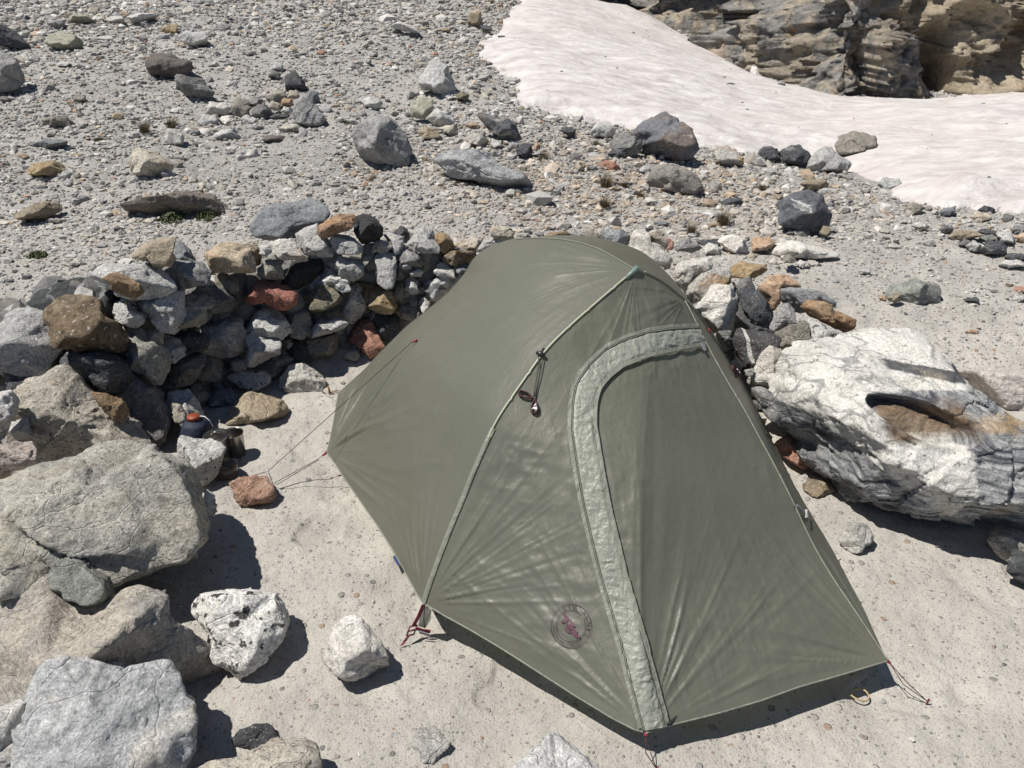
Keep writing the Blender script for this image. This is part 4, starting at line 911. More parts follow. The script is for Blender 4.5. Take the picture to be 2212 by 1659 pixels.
C1|loose_stone|blue|g|flat bluish slab sunk in the left scree|195,950 260,910 350,890 440,910 430,940 330,965
C1|boulder|yellow|g|yellowish boulder sunk in the gravel below the bluish slab|180,1120 200,1050 260,1010 340,1030 400,1100 360,1160 220,1150
C1|boulder|tanp|g|white and tan rough boulder above the dark overhanging boulder|830,1060 850,960 920,945 1010,990 1100,1040 1130,1080 1110,1140 960,1160 900,1150 850,1110
C1|boulder|tan|g|low tan boulder at the left above the flat gravel|105,1400 170,1340 300,1275 340,1300 365,1350 300,1420 160,1440
C1|boulder|overhang|g O|wide boulder with a dark overhanging face sheltering green plants|730,1350 840,1325 1000,1270 1150,1220 1260,1205 1350,1240 1430,1310 1485,1390 1400,1410 1230,1425 1050,1415 900,1375
C1|loose_stone|pale|g|pale round stone beneath the dry grass on the scree|1070,900 1090,840 1140,830 1190,880 1180,935 1110,945
C1|loose_stone|tangrey|g|small tan rock alone on the left scree|480,640 500,605 545,612 565,655 500,668
C1|cairn_stone|white|g|bright white stone at the left end of the low stone row|1320,700 1370,660 1460,665 1490,700 1470,745 1350,745
C1|cairn_stone|tangrey|g|tan stone right of the bright white stone in the low row|1500,700 1520,635 1600,640 1620,710 1600,770 1530,760
C1|cairn_stone|greyp|g|grey white stone under the bright white stone|1285,800 1330,750 1400,745 1420,800 1340,832
C1|cairn_stone|white|g|white stone right of the grey white stone in the low row|1415,790 1440,755 1510,752 1530,800 1470,818
C1|cairn_stone|greyp|g|rounded stone with dark base at the front of the low row|1390,890 1430,840 1510,835 1560,890 1500,920 1410,920
C1|cairn_stone|white|g|small white stone at the lower left of the low row|1290,860 1320,830 1362,845 1355,885 1310,885
C1|cairn_stone|spot|g|speckled white stone beside a small plant in the low row|1550,770 1600,742 1665,770 1665,815 1590,812
C1|cairn_stone|tangrey|g|tan pyramid stone at the back of the low row|1730,650 1780,570 1840,580 1860,640 1800,690
C1|cairn_stone|dark|g|dark pointed stone at the back of the low row|1845,570 1850,500 1920,465 1970,530 2000,590
C1|cairn_stone|blue|g|bluish upright stone behind the grey boulder of the low row|1985,640 2010,590 2060,590 2070,650 2030,685
C1|boulder|grey|g|square grey boulder at the right end of the low row|1900,740 1920,645 2000,640 2060,690 2110,770 2090,820 1990,825 1910,800
C1|cairn_stone|tanp|g|small cream stone left of the bluish upright stone|1870,640 1885,592 1920,592 1935,640
C1|cairn_stone|peach|g|small pinkish stone left of the square grey boulder|1815,675 1840,632 1895,645 1895,690
C1|cairn_stone|tanp|g|cream wedge in the middle of the low row|1740,700 1765,652 1812,680 1805,715
C1|cairn_stone|greyd|g|grey shaded stone in the middle of the low row|1640,740 1665,675 1720,670 1760,730 1720,780 1660,775
C1|cairn_stone|pale|g|little pale stone touching the square grey boulder|1820,725 1840,688 1895,700 1895,742
C1|cairn_stone|dark|g|flat dark stone under the little pale stone|1745,770 1780,725 1860,735 1885,780
C1|cairn_stone|grey|g|grey slab behind the tan stone of the low row|1590,660 1640,622 1700,640 1690,690 1620,690
C1|loose_stone|brownd|g|dark flat stone on the sand in front of the low row|1695,880 1740,865 1840,870 1855,925 1800,935 1710,920
C1|loose_stone|greyp|g|grey stone on the scree above the dark pointed stone|1760,450 1785,398 1830,410 1842,465
C1|loose_stone|greyd|g|small grey stone left below the one above the dark pointed stone|1740,500 1765,455 1805,470 1808,510
C1|loose_stone|tanp|g|buried cream stone below the square grey boulder|1800,840 1840,805 1920,815 1940,855 1860,862
C1|loose_stone|pale|g|small pale stone on the open sand below the low row|1600,1010 1615,968 1655,970 1672,1010 1640,1028
C1|loose_stone|greyp|g|light stone touching the right side of the square grey boulder|2075,720 2095,682 2140,690 2142,735 2100,742
C2|boulder|greyp|g|tall pale grey boulder standing on the scree below the snow corner|500,510 560,400 630,375 665,420 720,500 745,570 700,630 600,612 590,590 510,570
C2|boulder|yellowp|g|greenish yellow egg shaped boulder below the tall pale grey one|440,720 470,660 540,615 590,660 595,720 540,790 480,770
C2|boulder|grey|g|big blue grey boulder standing alone above the wall|55,870 130,760 250,725 330,740 400,850 440,920 460,990 440,1080 380,1095 270,1060 150,1010 80,960
C2|loose_stone|pale|g|crumbly white stone right of the egg shaped boulder|555,770 620,705 700,720 740,800 640,830
C2|loose_stone|tan|g|tan stone with brown lower half right of the big blue grey boulder|490,850 530,820 620,830 645,900 540,912
C2|loose_stone|tanp|g|cream stone below the crumbly white stone|635,840 680,805 750,810 755,865 700,880
C2|loose_stone|owhite|g|cream stone with orange band left of the standing slate slab|800,900 850,850 930,870 960,920 900,955 830,930
C2|boulder|slate|g|dark slate slab with rusty veins standing on edge|870,720 940,710 1000,750 1080,750 1140,820 1170,900 1160,940 1060,935 980,870 920,790
C2|loose_stone|dark|g|charcoal stone right below the standing slate slab|1130,970 1180,930 1230,930 1235,1000 1200,1035 1145,1010
C2|loose_stone|grey|g|small grey stone left of the charcoal stone|1080,965 1100,928 1145,935 1140,985
C2|loose_stone|pale|g|small pale stone under the left of the slate slab|960,940 975,902 1035,908 1040,955 990,968
C2|boulder|bluew|g|long blue white boulder with a tapering right tail|590,1030 640,960 800,955 950,980 1010,1050 1090,1130 1200,1165 1265,1190 1250,1225 1050,1230 900,1195 750,1160 670,1120 640,1070
C2|loose_stone|darkg|g|mottled dark stone near the snow right of the slate slab|1415,850 1450,810 1510,830 1520,870 1470,895
C2|loose_stone|greyp|g|jagged grey shards at the snow edge|1610,860 1640,800 1720,785 1780,860 1740,900 1640,885
C2|boulder|greyd|g|grey boulder touching the left of the great veined boulder|1745,920 1780,860 1900,860 1950,920 1940,990 1860,1025 1760,1000
C2|boulder|greyvein|g|great pointed grey boulder with white veins against the snow|1865,850 1960,780 2060,725 2110,710 2170,760 2230,850 2300,1000 2250,1055 2150,1055 2060,1010 1960,980 1930,920
C2|loose_stone|dark|g|charcoal stone below the grey boulder by the great veined one|1725,1000 1760,960 1840,965 1850,1030 1780,1048
C2|boulder|warmgrey|g|round warm grey boulder below the great veined boulder|1980,1160 2020,1080 2120,1050 2240,1080 2310,1140 2340,1230 2280,1285 2150,1260 2050,1220
C2|loose_stone|tanp|g b.4|small cream stone between the round and the veined boulder|2160,1060 2200,1018 2250,1040 2255,1095 2180,1085
C2|loose_stone|salmon|g|salmon pink stone left of the round warm grey boulder|1680,1060 1710,1030 1780,1060 1810,1100 1740,1118 1690,1100
C2|loose_stone|dark|g|single black pebble on the gravel above the tent|1350,1270 1370,1238 1410,1245 1416,1282
C2|loose_stone|greyp|g|flat grey slab lying on the upper scree left of the snow|300,150 340,130 440,150 490,180 515,240 470,232 380,195
C2|loose_stone|tan|g|tan block near the snow\'s upper left corner|810,140 830,90 890,85 915,120 905,165 840,172
C2|loose_stone|darkg|g|dark tilted slab right of the tan block near the snow|890,158 940,160 980,195 970,215 920,195
C2|loose_stone|tan|g|small tan slab left below the tan block|625,200 680,168 720,185 710,215
C2|loose_stone|olive|g|dark mossy stone at the foot of the tall pale grey boulder|740,610 790,580 830,620 810,655 750,645
C2|loose_stone|pale|g|pale split stone above the big blue grey boulder|130,660 180,625 250,640 260,690 220,712 160,695
C2|loose_stone|blue|g|flat bluish stone right of the dry grass clumps|2020,1440 2060,1425 2120,1445 2110,1465 2050,1462
C3|boulder|owhite|g|white block with an orange top on the snow edge|195,1010 210,950 300,925 340,960 370,1050 360,1078 250,1072 205,1050
C3|boulder|darkg|g|left half of the dark boulder pair at the snow edge|490,980 530,945 600,960 650,990 620,1045 540,1050 500,1030
C3|boulder|darkg|g|right and larger half of the dark boulder pair at the snow edge|630,980 700,940 770,925 800,960 825,1030 800,1085 740,1082 640,1055
C3|boulder|greyp|g|pale lower boulder of the two leaning on the snow|810,1080 850,1000 910,950 980,940 1010,1000 1070,1050 1075,1090 1040,1130 900,1122 850,1100
C3|boulder|tangrey|g f.42|tan upper boulder lying on the snow behind the pale one|960,960 1010,885 1100,850 1180,878 1250,885 1262,965 1150,1005 1060,1018 980,1015
C3|loose_stone|greyp|g|pale stone alone on the snow\'s lower edge|1265,1180 1310,1150 1400,1170 1435,1210 1380,1245 1290,1242
C3|loose_stone|tan|g|tan crumbly stone above the striped boulder|765,1190 820,1155 910,1170 930,1200 880,1250 800,1225
C3|boulder|bandd|g|dark boulder striped with white on the gravel right of the tent top|600,1470 620,1370 650,1280 740,1240 820,1228 890,1270 930,1340 965,1400 950,1460 880,1530 800,1515 700,1492
C3|loose_stone|tan|g f.05|small tan stone at the right foot of the striped boulder|880,1515 920,1455 958,1480 958,1510 930,1540
C3|loose_stone|darkg|g|flat black stone left of the striped boulder|245,1305 300,1280 370,1280 398,1320 360,1337 260,1337
C3|loose_stone|grey|g|grey stone at the right foot of the round warm grey boulder|170,1210 200,1172 250,1185 255,1230 210,1242
C3|loose_stone|tan|g|small tan stone above the flat black stone near the striped boulder|580,1285 595,1258 650,1260 655,1295 610,1302
'''
for ln in ROCKTXT.strip().splitlines():
    make_rock(ln)

# ------------------------------------------------------------------ scree (stuff)
def stone_set(n, rmin, rmax, med, sig, amin, amax, seed, mask):
    r = np.random.default_rng(seed)
    R = np.exp(r.uniform(math.log(rmin), math.log(rmax), n)); A = np.radians(r.uniform(amin, amax, n))
    X = R * np.sin(A); Y = R * np.cos(A)
    sz = R * med * np.exp(r.normal(0, sig, n))
    keep = mask(X, Y, r)
    X, Y, sz = X[keep], Y[keep], sz[keep]
    keep = poly_sd(snow_plan, X, Y) < .03 + .0 * X
    return X[keep], Y[keep], sz[keep], r
PAL = np.array([(.42, .405, .375), (.34, .33, .31), (.26, .255, .245), (.50, .48, .44), (.44, .405, .345), (.17, .167, .16), (.36, .28, .20), (.52, .50, .46), (.32, .30, .26), (.10, .10, .105), (.37, .24, .17), (.47, .42, .34)])
PW = np.array([.20, .17, .12, .12, .10, .06, .04, .05, .08, .02, .015, .035]); PW = PW / PW.sum()
def scree_mat():
    m, nt = new_mat('scree_stone'); n = N(nt)
    at = n('ShaderNodeAttribute', attribute_name='Col').outputs['Color']
    tc = n('ShaderNodeTexCoord').outputs['Object']
    k = n.ramp(n.noise(tc, 60, 4, .7), .3, .7, .8, 1.2)
    col = n.mix(1., at, n('ShaderNodeCombineColor', {0: k, 1: k, 2: k}).outputs[0], 'MULTIPLY')
    b = n('ShaderNodeBump', {'Strength': .6, 'Distance': .01, 'Height': n.noise(tc, 50, 6, .7)}).outputs[0]
    bs = n('ShaderNodeBsdfPrincipled', {'Base Color': col, 'Roughness': .9, 'Normal': b, 'Specular IOR Level': .25})
    n.out(bs.outputs[0]); return m
SM = scree_mat()
def build_stones(name, sets, label, warm=None):
    V0, F0 = ico(1)
    VV = []; FF = []; CC = []; off = 0
    for X, Y, sz, r in sets:
        n = len(X); v = np.repeat(V0[None], n, 0)
        v = v * (1 + r.uniform(-.30, .28, (n, len(V0), 1)))
        a = r.uniform(0, 6.28, (n, 3)); sc = np.stack([r.uniform(.7, 1.5, n), r.uniform(.6, 1.1, n), r.uniform(.35, .8, n)], -1)
        v = v * sc[:, None]
        ca, sa = np.cos(a[:, 0]), np.sin(a[:, 0])
        x = v[..., 0] * ca[:, None] - v[..., 1] * sa[:, None]; y = v[..., 0] * sa[:, None] + v[..., 1] * ca[:, None]; z = v[..., 2]
        tl = r.normal(0, .35, n); ct, st = np.cos(tl), np.sin(tl)
        y2 = y * ct[:, None] - z * st[:, None]; z2 = y * st[:, None] + z * ct[:, None]
        v = np.stack([x, y2, z2], -1) * (sz / 2)[:, None, None]
        Z = terrain(X, Y) + micro(X, Y) + sz * .10
        v = v + np.stack([X, Y, Z], -1)[:, None]
        VV.append(v.reshape(-1, 3)); FF.append((F0[None] + (np.arange(n) * len(V0))[:, None, None]).reshape(-1, 3) + off); off += n * len(V0)
        ci = r.choice(len(PAL), n, p=PW)
        c = PAL[ci] * r.uniform(.75, 1.22, (n, 1))
        if warm is not None:
            wm = warm(X, Y)[:, None]
            c = c * (1 - wm) + wm * np.array([.42, .33, .24]) * r.uniform(.55, 1.3, (n, 1))
        CC.append(np.repeat(c, len(V0), 0))
    V = np.concatenate(VV); C = np.concatenate(CC)
    me = mesh_from(name, V, np.concatenate(FF), False, SM)
    at = me.color_attributes.new('Col', 'FLOAT_COLOR', 'POINT')
    at.data.foreach_set('color', np.concatenate([C, np.ones((len(C), 1))], 1).astype(np.float32).ravel())
    tag(obj(name, me), label, kind='stuff')
wall_y = lambda x: np.interp(x, [-3, -1.2, -.4, 1.4, 2.2], [3.6, 3.9, 4.3, 4.3, 3.4])
def m_far(X, Y, r):
    P = np.stack([X, Y, 0 * X], -1)
    dn = .64 + .80 * fbm(P * .42, 3, 90) + .30 * fbm(P * 1.6, 2, 92) + .55 * sstep(7.5, 11, Y) - .38 * sstep(8.2, 6.4, Y) * sstep(.6, .1, X) - .35 * sstep(.8, 2.5, X) * sstep(12, 6, Y)
    return (Y > wall_y(X)) & (r.uniform(0, 1, len(X)) < np.clip(dn, .08, 1))
def m_fine(X, Y, r):
    return (Y > wall_y(X)) & (r.uniform(0, 1, len(X)) < .8)
def m_near(X, Y, r):
    return (Y < wall_y(X)) & (Y > .9)
def m_mid(X, Y, r):   # coarse pebble field behind the tent
    P = np.stack([X, Y, 0 * X], -1)
    w = np.exp(-((X - 1.1) / 1.8) ** 2 - ((Y - 6.6) / 1.5) ** 2) + .5 * np.exp(-((X + 1) / 2.5) ** 2 - ((Y - 9) / 1.4) ** 2)
    return (Y > 5.0) & (r.uniform(0, 1, len(X)) < w)
def m_rim(X, Y, r):   # rubble along the snow margin and upper slope
    sd = poly_sd(snow_plan, X, Y)
    return (Y > 5) & (r.uniform(0, 1, len(X)) < np.exp(-np.abs(sd) / .45) * .8)
def warmf(X, Y): return .75 * np.exp(-((X - .9) / 1.6) ** 2 - ((Y - 6.4) / 1.3) ** 2) * (np.sin(X * 91 + Y * 57) > -.1) + .5 * np.exp(-((X - .1) / 1.3) ** 2 - ((Y - 17) / 3.5) ** 2) * (np.sin(X * 71 + Y * 37) > 0)
build_stones('scree', [stone_set(95000, 4.3, 27, .0030, .42, -40, 42, 1, m_far), stone_set(110000, 4.2, 24, .0019, .35, -40, 42, 11, m_fine), stone_set(15000, 5, 26, .0054, .38, -40, 42, 8, m_far), stone_set(1700, 6, 26, .0090, .34, -40, 42, 2, m_far),
                       stone_set(9000, 5.2, 9.5, .0052, .5, -12, 34, 3, m_mid), stone_set(9000, 5.4, 22, .0042, .5, -12, 46, 4, m_rim)],
             'loose grey scree and rubble covering the slope', warmf)
build_stones('pebbles', [stone_set(4200, 1.2, 4.8, .0020, .5, -44, 46, 5, m_near), stone_set(120, 1.5, 4.6, .0065, .35, -44, 46, 6, m_near)],
             'fine pebbles strewn on the pale sand round the tent')

# rubble core of the stacked wall
def wall_core():
    V0, F0 = ico(2); r = np.random.default_rng(12); VV = []; FF = []; off = 0; CC = []
    cols = [(px, np.interp(px, [w[0] for w in WB], [w[1] for w in WB]), np.interp(px, [0, 150, 300, 480, 640, 800, 1030], [.42, .55, .58, .50, .52, .56, .46])) for px in np.arange(10, 1030, 9.)]
    cols += [(px, np.interp(px, [1480, 1560, 1620, 1690, 1760, 1840], [800, 850, 905, 945, 915, 880]), np.interp(px, [1480, 1600, 1700, 1780, 1840], [.46, .40, .26, .20, .10])) for px in np.arange(1480, 1800, 9.)]
    for px, gy, top in cols:
        g = ground_hit(px, gy)
        for z in np.arange(.05, top, .085):
            s = r.uniform(.07, .11); rad = polytope(V0, r, planes=9, chips=6)
            c = np.array([g[0] + r.normal(0, .03), g[1] + .16 + .30 * z + r.normal(0, .03), z])
            c[0] *= c[1] / g[1]
            VV.append(V0 * rad[:, None] * s * r.uniform(.7, 1.1, 3) + c); FF.append(F0 + off); off += len(V0)
            CC.append(np.repeat((PAL[r.choice([0, 1, 2, 5, 8, 3])] * r.uniform(.6, 1.0))[None], len(V0), 0))
    me = mesh_from('wall_rubble', np.concatenate(VV), np.concatenate(FF), False, SM); C = np.concatenate(CC)
    at = me.color_attributes.new('Col', 'FLOAT_COLOR', 'POINT'); at.data.foreach_set('color', np.concatenate([C, np.ones((len(C), 1))], 1).astype(np.float32).ravel())
    tag(obj('rubble', me), 'dark packing stones in the gaps of the shelter wall', kind='stuff')
wall_core()

# small chips lying on the snow
def snow_chips():
    r = np.random.default_rng(77); V0, F0 = ico(1); VV = []; FF = []; CC = []; off = 0
    sn = bpy.data.objects['snow_field'].data; n = len(sn.vertices); co = np.zeros(n * 3, np.float32); sn.vertices.foreach_get('co', co); co = co.reshape(-1, 3)
    sd = poly_sd(snow_plan, co[::7, 0], co[::7, 1]); cand = co[::7][sd > .1]; pick = cand[r.integers(0, len(cand), 80)]
    for p in pick:
        s = float(np.linalg.norm(p)) * .0018 * math.exp(r.normal(0, .5)) / 2
        v = V0 * (1 + r.uniform(-.3, .3, (len(V0), 1))) * s * np.array([1.3, 1, .6]) + p + [0, 0, s * .2]
        VV.append(v); FF.append(F0 + off); off += len(V0); CC.append(np.repeat((PAL[r.choice([1, 2, 5, 6, 9])] * .7)[None], len(V0), 0))
    me = mesh_from('snow_chips', np.concatenate(VV), np.concatenate(FF), False, SM); C = np.concatenate(CC)
    at = me.color_attributes.new('Col', 'FLOAT_COLOR', 'POINT'); at.data.foreach_set('color', np.concatenate([C, np.ones((len(C), 1))], 1).astype(np.float32).ravel())
    tag(obj('debris', me), 'tiny dark stone chips strewn over the snow', kind='stuff')
snow_chips()

# ------------------------------------------------------------------ plants
def plant_mat(name, c1, c2):
    m, nt = new_mat(name); n = N(nt)
    tc = n('ShaderNodeTexCoord').outputs['Object']
    col = n.mix(n.ramp(n.noise(tc, 30, 3), .35, .65), c1, c2)
    bs = n('ShaderNodeBsdfPrincipled', {'Base Color': col, 'Roughness': .8})
    n.out(bs.outputs[0]); return m
M_DRY = plant_mat('dry_grass', (.16, .12, .06), (.09, .075, .035))
M_GRN = plant_mat('green_cushion', (.055, .085, .022), (.09, .10, .035))
def tuft(px, py, wpx, label, green=False):
    g = ground_hit(px, py); D = depth_of(g); w = wpx * D / FPX; r = np.random.default_rng(int(px * 7 + py))
    V = []; F = []
    n = 260 if not green else 420
    for k in range(n):
        a = r.uniform(0, 6.28); rad = w * .5 * math.sqrt(r.uniform(0, 1)) * (.55 if not green else 1)
        b = np.array([rad * math.cos(a), rad * math.sin(a), -.004])
        if green:
            c = b + np.array([0, 0, w * .28 * r.uniform(.2, 1) * (1 - (rad / (w * .55)) ** 2)]); s = w * .06 * r.uniform(.6, 1.4)
            u = r.normal(0, 1, 3); u /= np.linalg.norm(u); v = np.cross(u, r.normal(0, 1, 3)); v /= np.linalg.norm(v)
            q = [c - u * s, c + v * s * .6, c + u * s, c - v * s * .6]
        else:
            h = w * r.uniform(.35, .75); lean = np.array([math.cos(a), math.sin(a), 0]) * h * r.uniform(.1, .75) + np.array([.1 * h, 0, 0])
            s = np.array([-math.sin(a), math.cos(a), 0]) * w * .009
            m = b + lean * .35 + np.array([0, 0, h * .6]); t = b + lean + np.array([0, 0, h])
            q = [b - s, b + s, m + s * .8, m - s * .8]
            i = len(V); V += [m - s * .8, m + s * .8, t + s * .1, t - s * .1]; F.append((i, i + 1, i + 2, i + 3))
        i = len(V); V += q; F.append((i, i + 1, i + 2, i + 3))
    me = mesh_from('cushion_plant' if green else 'grass_tuft', V, F, False, M_GRN if green else M_DRY)
    o = obj(me.name.split('.')[0], me, loc=g)
    tag(o, label, 'plant' if green else 'grass tuft', 'green plants on the gravel' if green else 'dry grass tufts on the scree')
for a in [(313, 286, 34, 'dry brown grass tuft on the left scree, left of its taller neighbour'),
          (372, 278, 36, 'taller dry grass tuft above the pale round stone on the scree'),
          (1174, 348, 34, 'dry grass tuft under the charcoal stone beside the slate slab'),
          (1257, 366, 22, 'thin dry grass tuft left of the salmon pink stone'),
          (1307, 404, 40, 'wide dry grass tuft, upper one of the pair above the tent apex'),
          (1304, 448, 36, 'lower dry grass tuft straight below the wide one above the tent apex'),
          (1347, 404, 22, 'small dry tuft right of the wide grass tuft'),
          (1383, 428, 24, 'dry grass tuft below the round warm grey boulder'),
          (1400, 444, 22, 'flat yellowish grass tuft right below its neighbour under the warm grey boulder'),
          (1165, 432, 24, 'faded grass tuft among pebbles above the tent ridge'),
          (1290, 318, 20, 'dry tuft left of the boulder touching the veined one'),
          (1492, 504, 34, 'dry grass tuft behind the flat grey stone of the right wall'),
          (1560, 484, 44, 'spreading dry grass tuft above the white capped stone'),
          (1645, 412, 26, 'dark dry tuft left of the striped boulder, above the black stone'),
          (1522, 400, 22, 'dry tuft at the right flank of the round warm grey boulder')]:
    tuft(*a)
for a in [(372, 473, 56, 'leafy green plant under the overhanging boulder, left of the other'),
          (447, 470, 52, 'low green plant at the right end under the overhanging boulder'),
          (80, 552, 42, 'green cushion plant alone on the gravel at the left'),
          (1023, 398, 22, 'dark green plant beneath the long blue white boulder'),
          (750, 264, 20, 'small green plant left of the big blue grey boulder'),
          (548, 262, 20, 'green plant between stones of the low row'),
          (218, 302, 18, 'tiny green plant on the left scree')]:
    tuft(*a, green=True)

# ------------------------------------------------------------------ tent
def fabric_mat(name, base, rough=.42, trans=.28, tcol=None, crink=.25, spec=.5):
    m, nt = new_mat(name); n = N(nt)
    tc = n('ShaderNodeTexCoord').outputs['Object']
    fade = n.ramp(n.noise(tc, 2.2, 4), .3, .7, .92, 1.07)
    col = n.mix(1., base, n('ShaderNodeCombineColor', {0: fade, 1: fade, 2: fade}).outputs[0], 'MULTIPLY')
    w1 = n.noise(n.mapping(tc, (.3, .6, .5), (26, 26, 5)), 1., 4, .55, .6)
    w2 = n.noise(n.mapping(tc, (.9, -.5, -.7), (34, 34, 7)), 1., 4, .6, .5)
    mask = n.ramp(n.noise(tc, 3.1, 3), .45, .65)
    rip = n.noise(tc, 900, 1)
    h = n.math('ADD', n.math('MULTIPLY', w1, 1.), n.math('MULTIPLY', n.math('MULTIPLY', w2, mask), 1.2))
    h = n.math('ADD', h, n.math('MULTIPLY', rip, .02))
    bump = n('ShaderNodeBump', {'Strength': crink, 'Distance': .02, 'Height': h}).outputs[0]
    bs = n('ShaderNodeBsdfPrincipled', {'Base Color': col, 'Roughness': rough, 'Normal': bump, 'Specular IOR Level': spec})
    tr = n('ShaderNodeBsdfTranslucent', {'Color': tcol or base, 'Normal': bump})
    mx = n('ShaderNodeMixShader', {0: trans, 1: bs.outputs[0], 2: tr.outputs[0]})
    n.out(mx.outputs[0]); return m
M_FLY = fabric_mat('fly_nylon', (.160, .161, .123), .45, .32, (.36, .36, .235), .12, .9)
M_VENT = fabric_mat('flap_nylon', (.31, .32, .265), .46, .2, (.35, .36, .28), .35, .5)
M_SEAM = fabric_mat('seam_tape', (.22, .225, .18), .5, .1, None, .5)
M_PALE = fabric_mat('pale_piping', (.46, .46, .34), .5, .1, None, .1)
M_INNER = fabric_mat('inner_fabric', (.22, .23, .19), .6, .3, (.3, .3, .25), .4)
def flat_mat(name, c, rough=.6, metal=0., bump=0, scale=200):
    m, nt = new_mat(name); n = N(nt)
    tc = n('ShaderNodeTexCoord').outputs['Object']
    k = n.ramp(n.noise(tc, scale, 3), .3, .7, .85, 1.12)
    col = n.mix(1., c, n('ShaderNodeCombineColor', {0: k, 1: k, 2: k}).outputs[0], 'MULTIPLY')
    ins = {'Base Color': col, 'Roughness': rough, 'Metallic': metal}
    if bump: ins['Normal'] = n('ShaderNodeBump', {'Strength': bump, 'Distance': .003, 'Height': n.noise(tc, scale, 5)}).outputs[0]
    bs = n('ShaderNodeBsdfPrincipled', ins); n.out(bs.outputs[0]); return m
M_CORD = flat_mat('maroon_cord', (.075, .03, .03), .7, 0, .6, 900)
M_CORDD = flat_mat('dark_cord', (.05, .045, .035), .7, 0, .6, 900)
M_RED = flat_mat('maroon_webbing', (.22, .035, .055), .7, 0, .6, 700)
M_REDT = flat_mat('red_tab', (.28, .03, .035), .6)
M_LOGO = flat_mat('maroon_print', (.095, .036, .052), .6)
M_LOGOD = flat_mat('dark_print', (.05, .03, .028), .6)
M_WPL = flat_mat('white_plastic', (.72, .72, .70), .35)
M_GPL = flat_mat('grey_plastic', (.22, .22, .24), .4)
M_BLK = flat_mat('black_plastic', (.02, .02, .022), .4)
M_TEAL = flat_mat('teal_hub', (.17, .23, .20), .4)
M_NAVY = flat_mat('navy_label', (.03, .045, .12), .6)
M_MAR = flat_mat('maroon_buckle', (.11, .02, .03), .4)

L = at_z(915, 1303, .13); T = at_z(1375, 582, 1.0); S = at_z(706, 977, .10); R = at_z(731, 848, .12)
A = at_z(1397, 1583, .085); B = at_z(1917, 1428, .09); Q = at_z(1668, 952, .11); K = at_z(1115, 514, .95)
R2 = np.array([.10, 4.00, .12]); S2 = np.array([.92, 3.72, .10])
def vp(pts, P0, P1):
    out = [at_vplane(x, y, P0, P1) for x, y in pts]
    return np.array([P0] + out + [P1])
def crv(pts, P0, P1, n, it=4): return resample(smooth_pts(resample(vp(pts, P0, P1), 60), it), n)
NU, NV = 300, 260
arcL = crv([(925, 1270), (945, 1215), (972, 1145), (1003, 1070), (1035, 990), (1075, 905), (1120, 840), (1170, 768), (1200, 735), (1245, 693), (1300, 645), (1345, 606)], L, T, NV)
arcQ = crv([(1392, 588), (1429, 607), (1462, 634), (1490, 659), (1516, 690), (1545, 735), (1578, 788), (1608, 840), (1640, 900)], T, Q, 200)
i_s = int(np.argmin(np.abs(proj(arcQ)[:, 0] - 1478)))
Ts = arcQ[i_s]
top_front = resample(arcQ[:i_s + 1], NU)
seam = crv([(1495, 680), (1504, 700), (1522, 737), (1541, 774), (1573, 830), (1603, 878), (1631, 931), (1673, 1008), (1712, 1085), (1745, 1158), (1776, 1216), (1811, 1270), (1855, 1334), (1889, 1386)], Ts, B, NV)[::-1]
def hem(pts, zs, n): 
    t = np.linspace(zs[0], zs[1], len(pts)); return resample([at_z(x, y, z) for (x, y), z in zip(pts, t)], n)
h1 = np.vstack([L, [at_z(x, y, z) for x, y, z in [(960, 1330, .125), (1020, 1363, .12), (1085, 1402, .115), (1165, 1453, .108), (1244, 1504, .10), (1323, 1552, .092), (1370, 1576, .088)]], A])
h2 = np.vstack([A, [at_z(x, y, z) for x, y, z in [(1438, 1569, .085), (1500, 1554, .088), (1562, 1538, .09), (1646, 1513, .095), (1726, 1484, .095), (1800, 1463, .093), (1850, 1448, .09)]], B])
nA = int(NU * .46)
bot_front = np.vstack([resample(h1, nA), resample(h2, NU - nA + 1)[1:]])
hL = np.vstack([L, [at_z(x, y, z) for x, y, z in [(902, 1285, .13), (880, 1245, .14), (850, 1190, .145), (815, 1135, .14), (780, 1085, .13), (750, 1042, .12), (725, 1003, .11)]], S])
hR = np.vstack([S, [at_z(x, y, z) for x, y, z in [(714, 945, .105), (720, 915, .115), (726, 880, .12)]], R])
nS = int(NU * .58)
bot_left = np.vstack([resample(hL, nS), resample(hR, NU - nS + 1)[1:]])
ridge = crv([(1345, 564), (1298, 537), (1250, 521), (1208, 514), (1160, 512)], T, K, NU)
leg = crv([(790, 795), (811, 771), (878, 704), (920, 672), (970, 630), (1005, 590), (1018, 563), (1035, 545), (1062, 530), (1090, 520)], R, K, NV, 2)
def coons(bot, top, lef, rig):
    nu, nv = len(bot), len(lef)
    u = np.linspace(0, 1, nu)[:, None, None]; v = np.linspace(0, 1, nv)[None, :, None]
    return (1 - v) * bot[:, None] + v * top[:, None] + (1 - u) * lef[None] + u * rig[None] - ((1 - u) * (1 - v) * bot[0] + u * (1 - v) * bot[-1] + (1 - u) * v * top[0] + u * v * top[-1])
CEN = np.array([.35, 2.75, .25])
def normals_grid(G3):
    du = np.gradient(G3, axis=0); dv = np.gradient(G3, axis=1)
    n = np.cross(du, dv); n /= np.linalg.norm(n, axis=2)[..., None] + 1e-9
    s = np.sign(((G3 - CEN) * n).sum(2).mean())
    return n * s
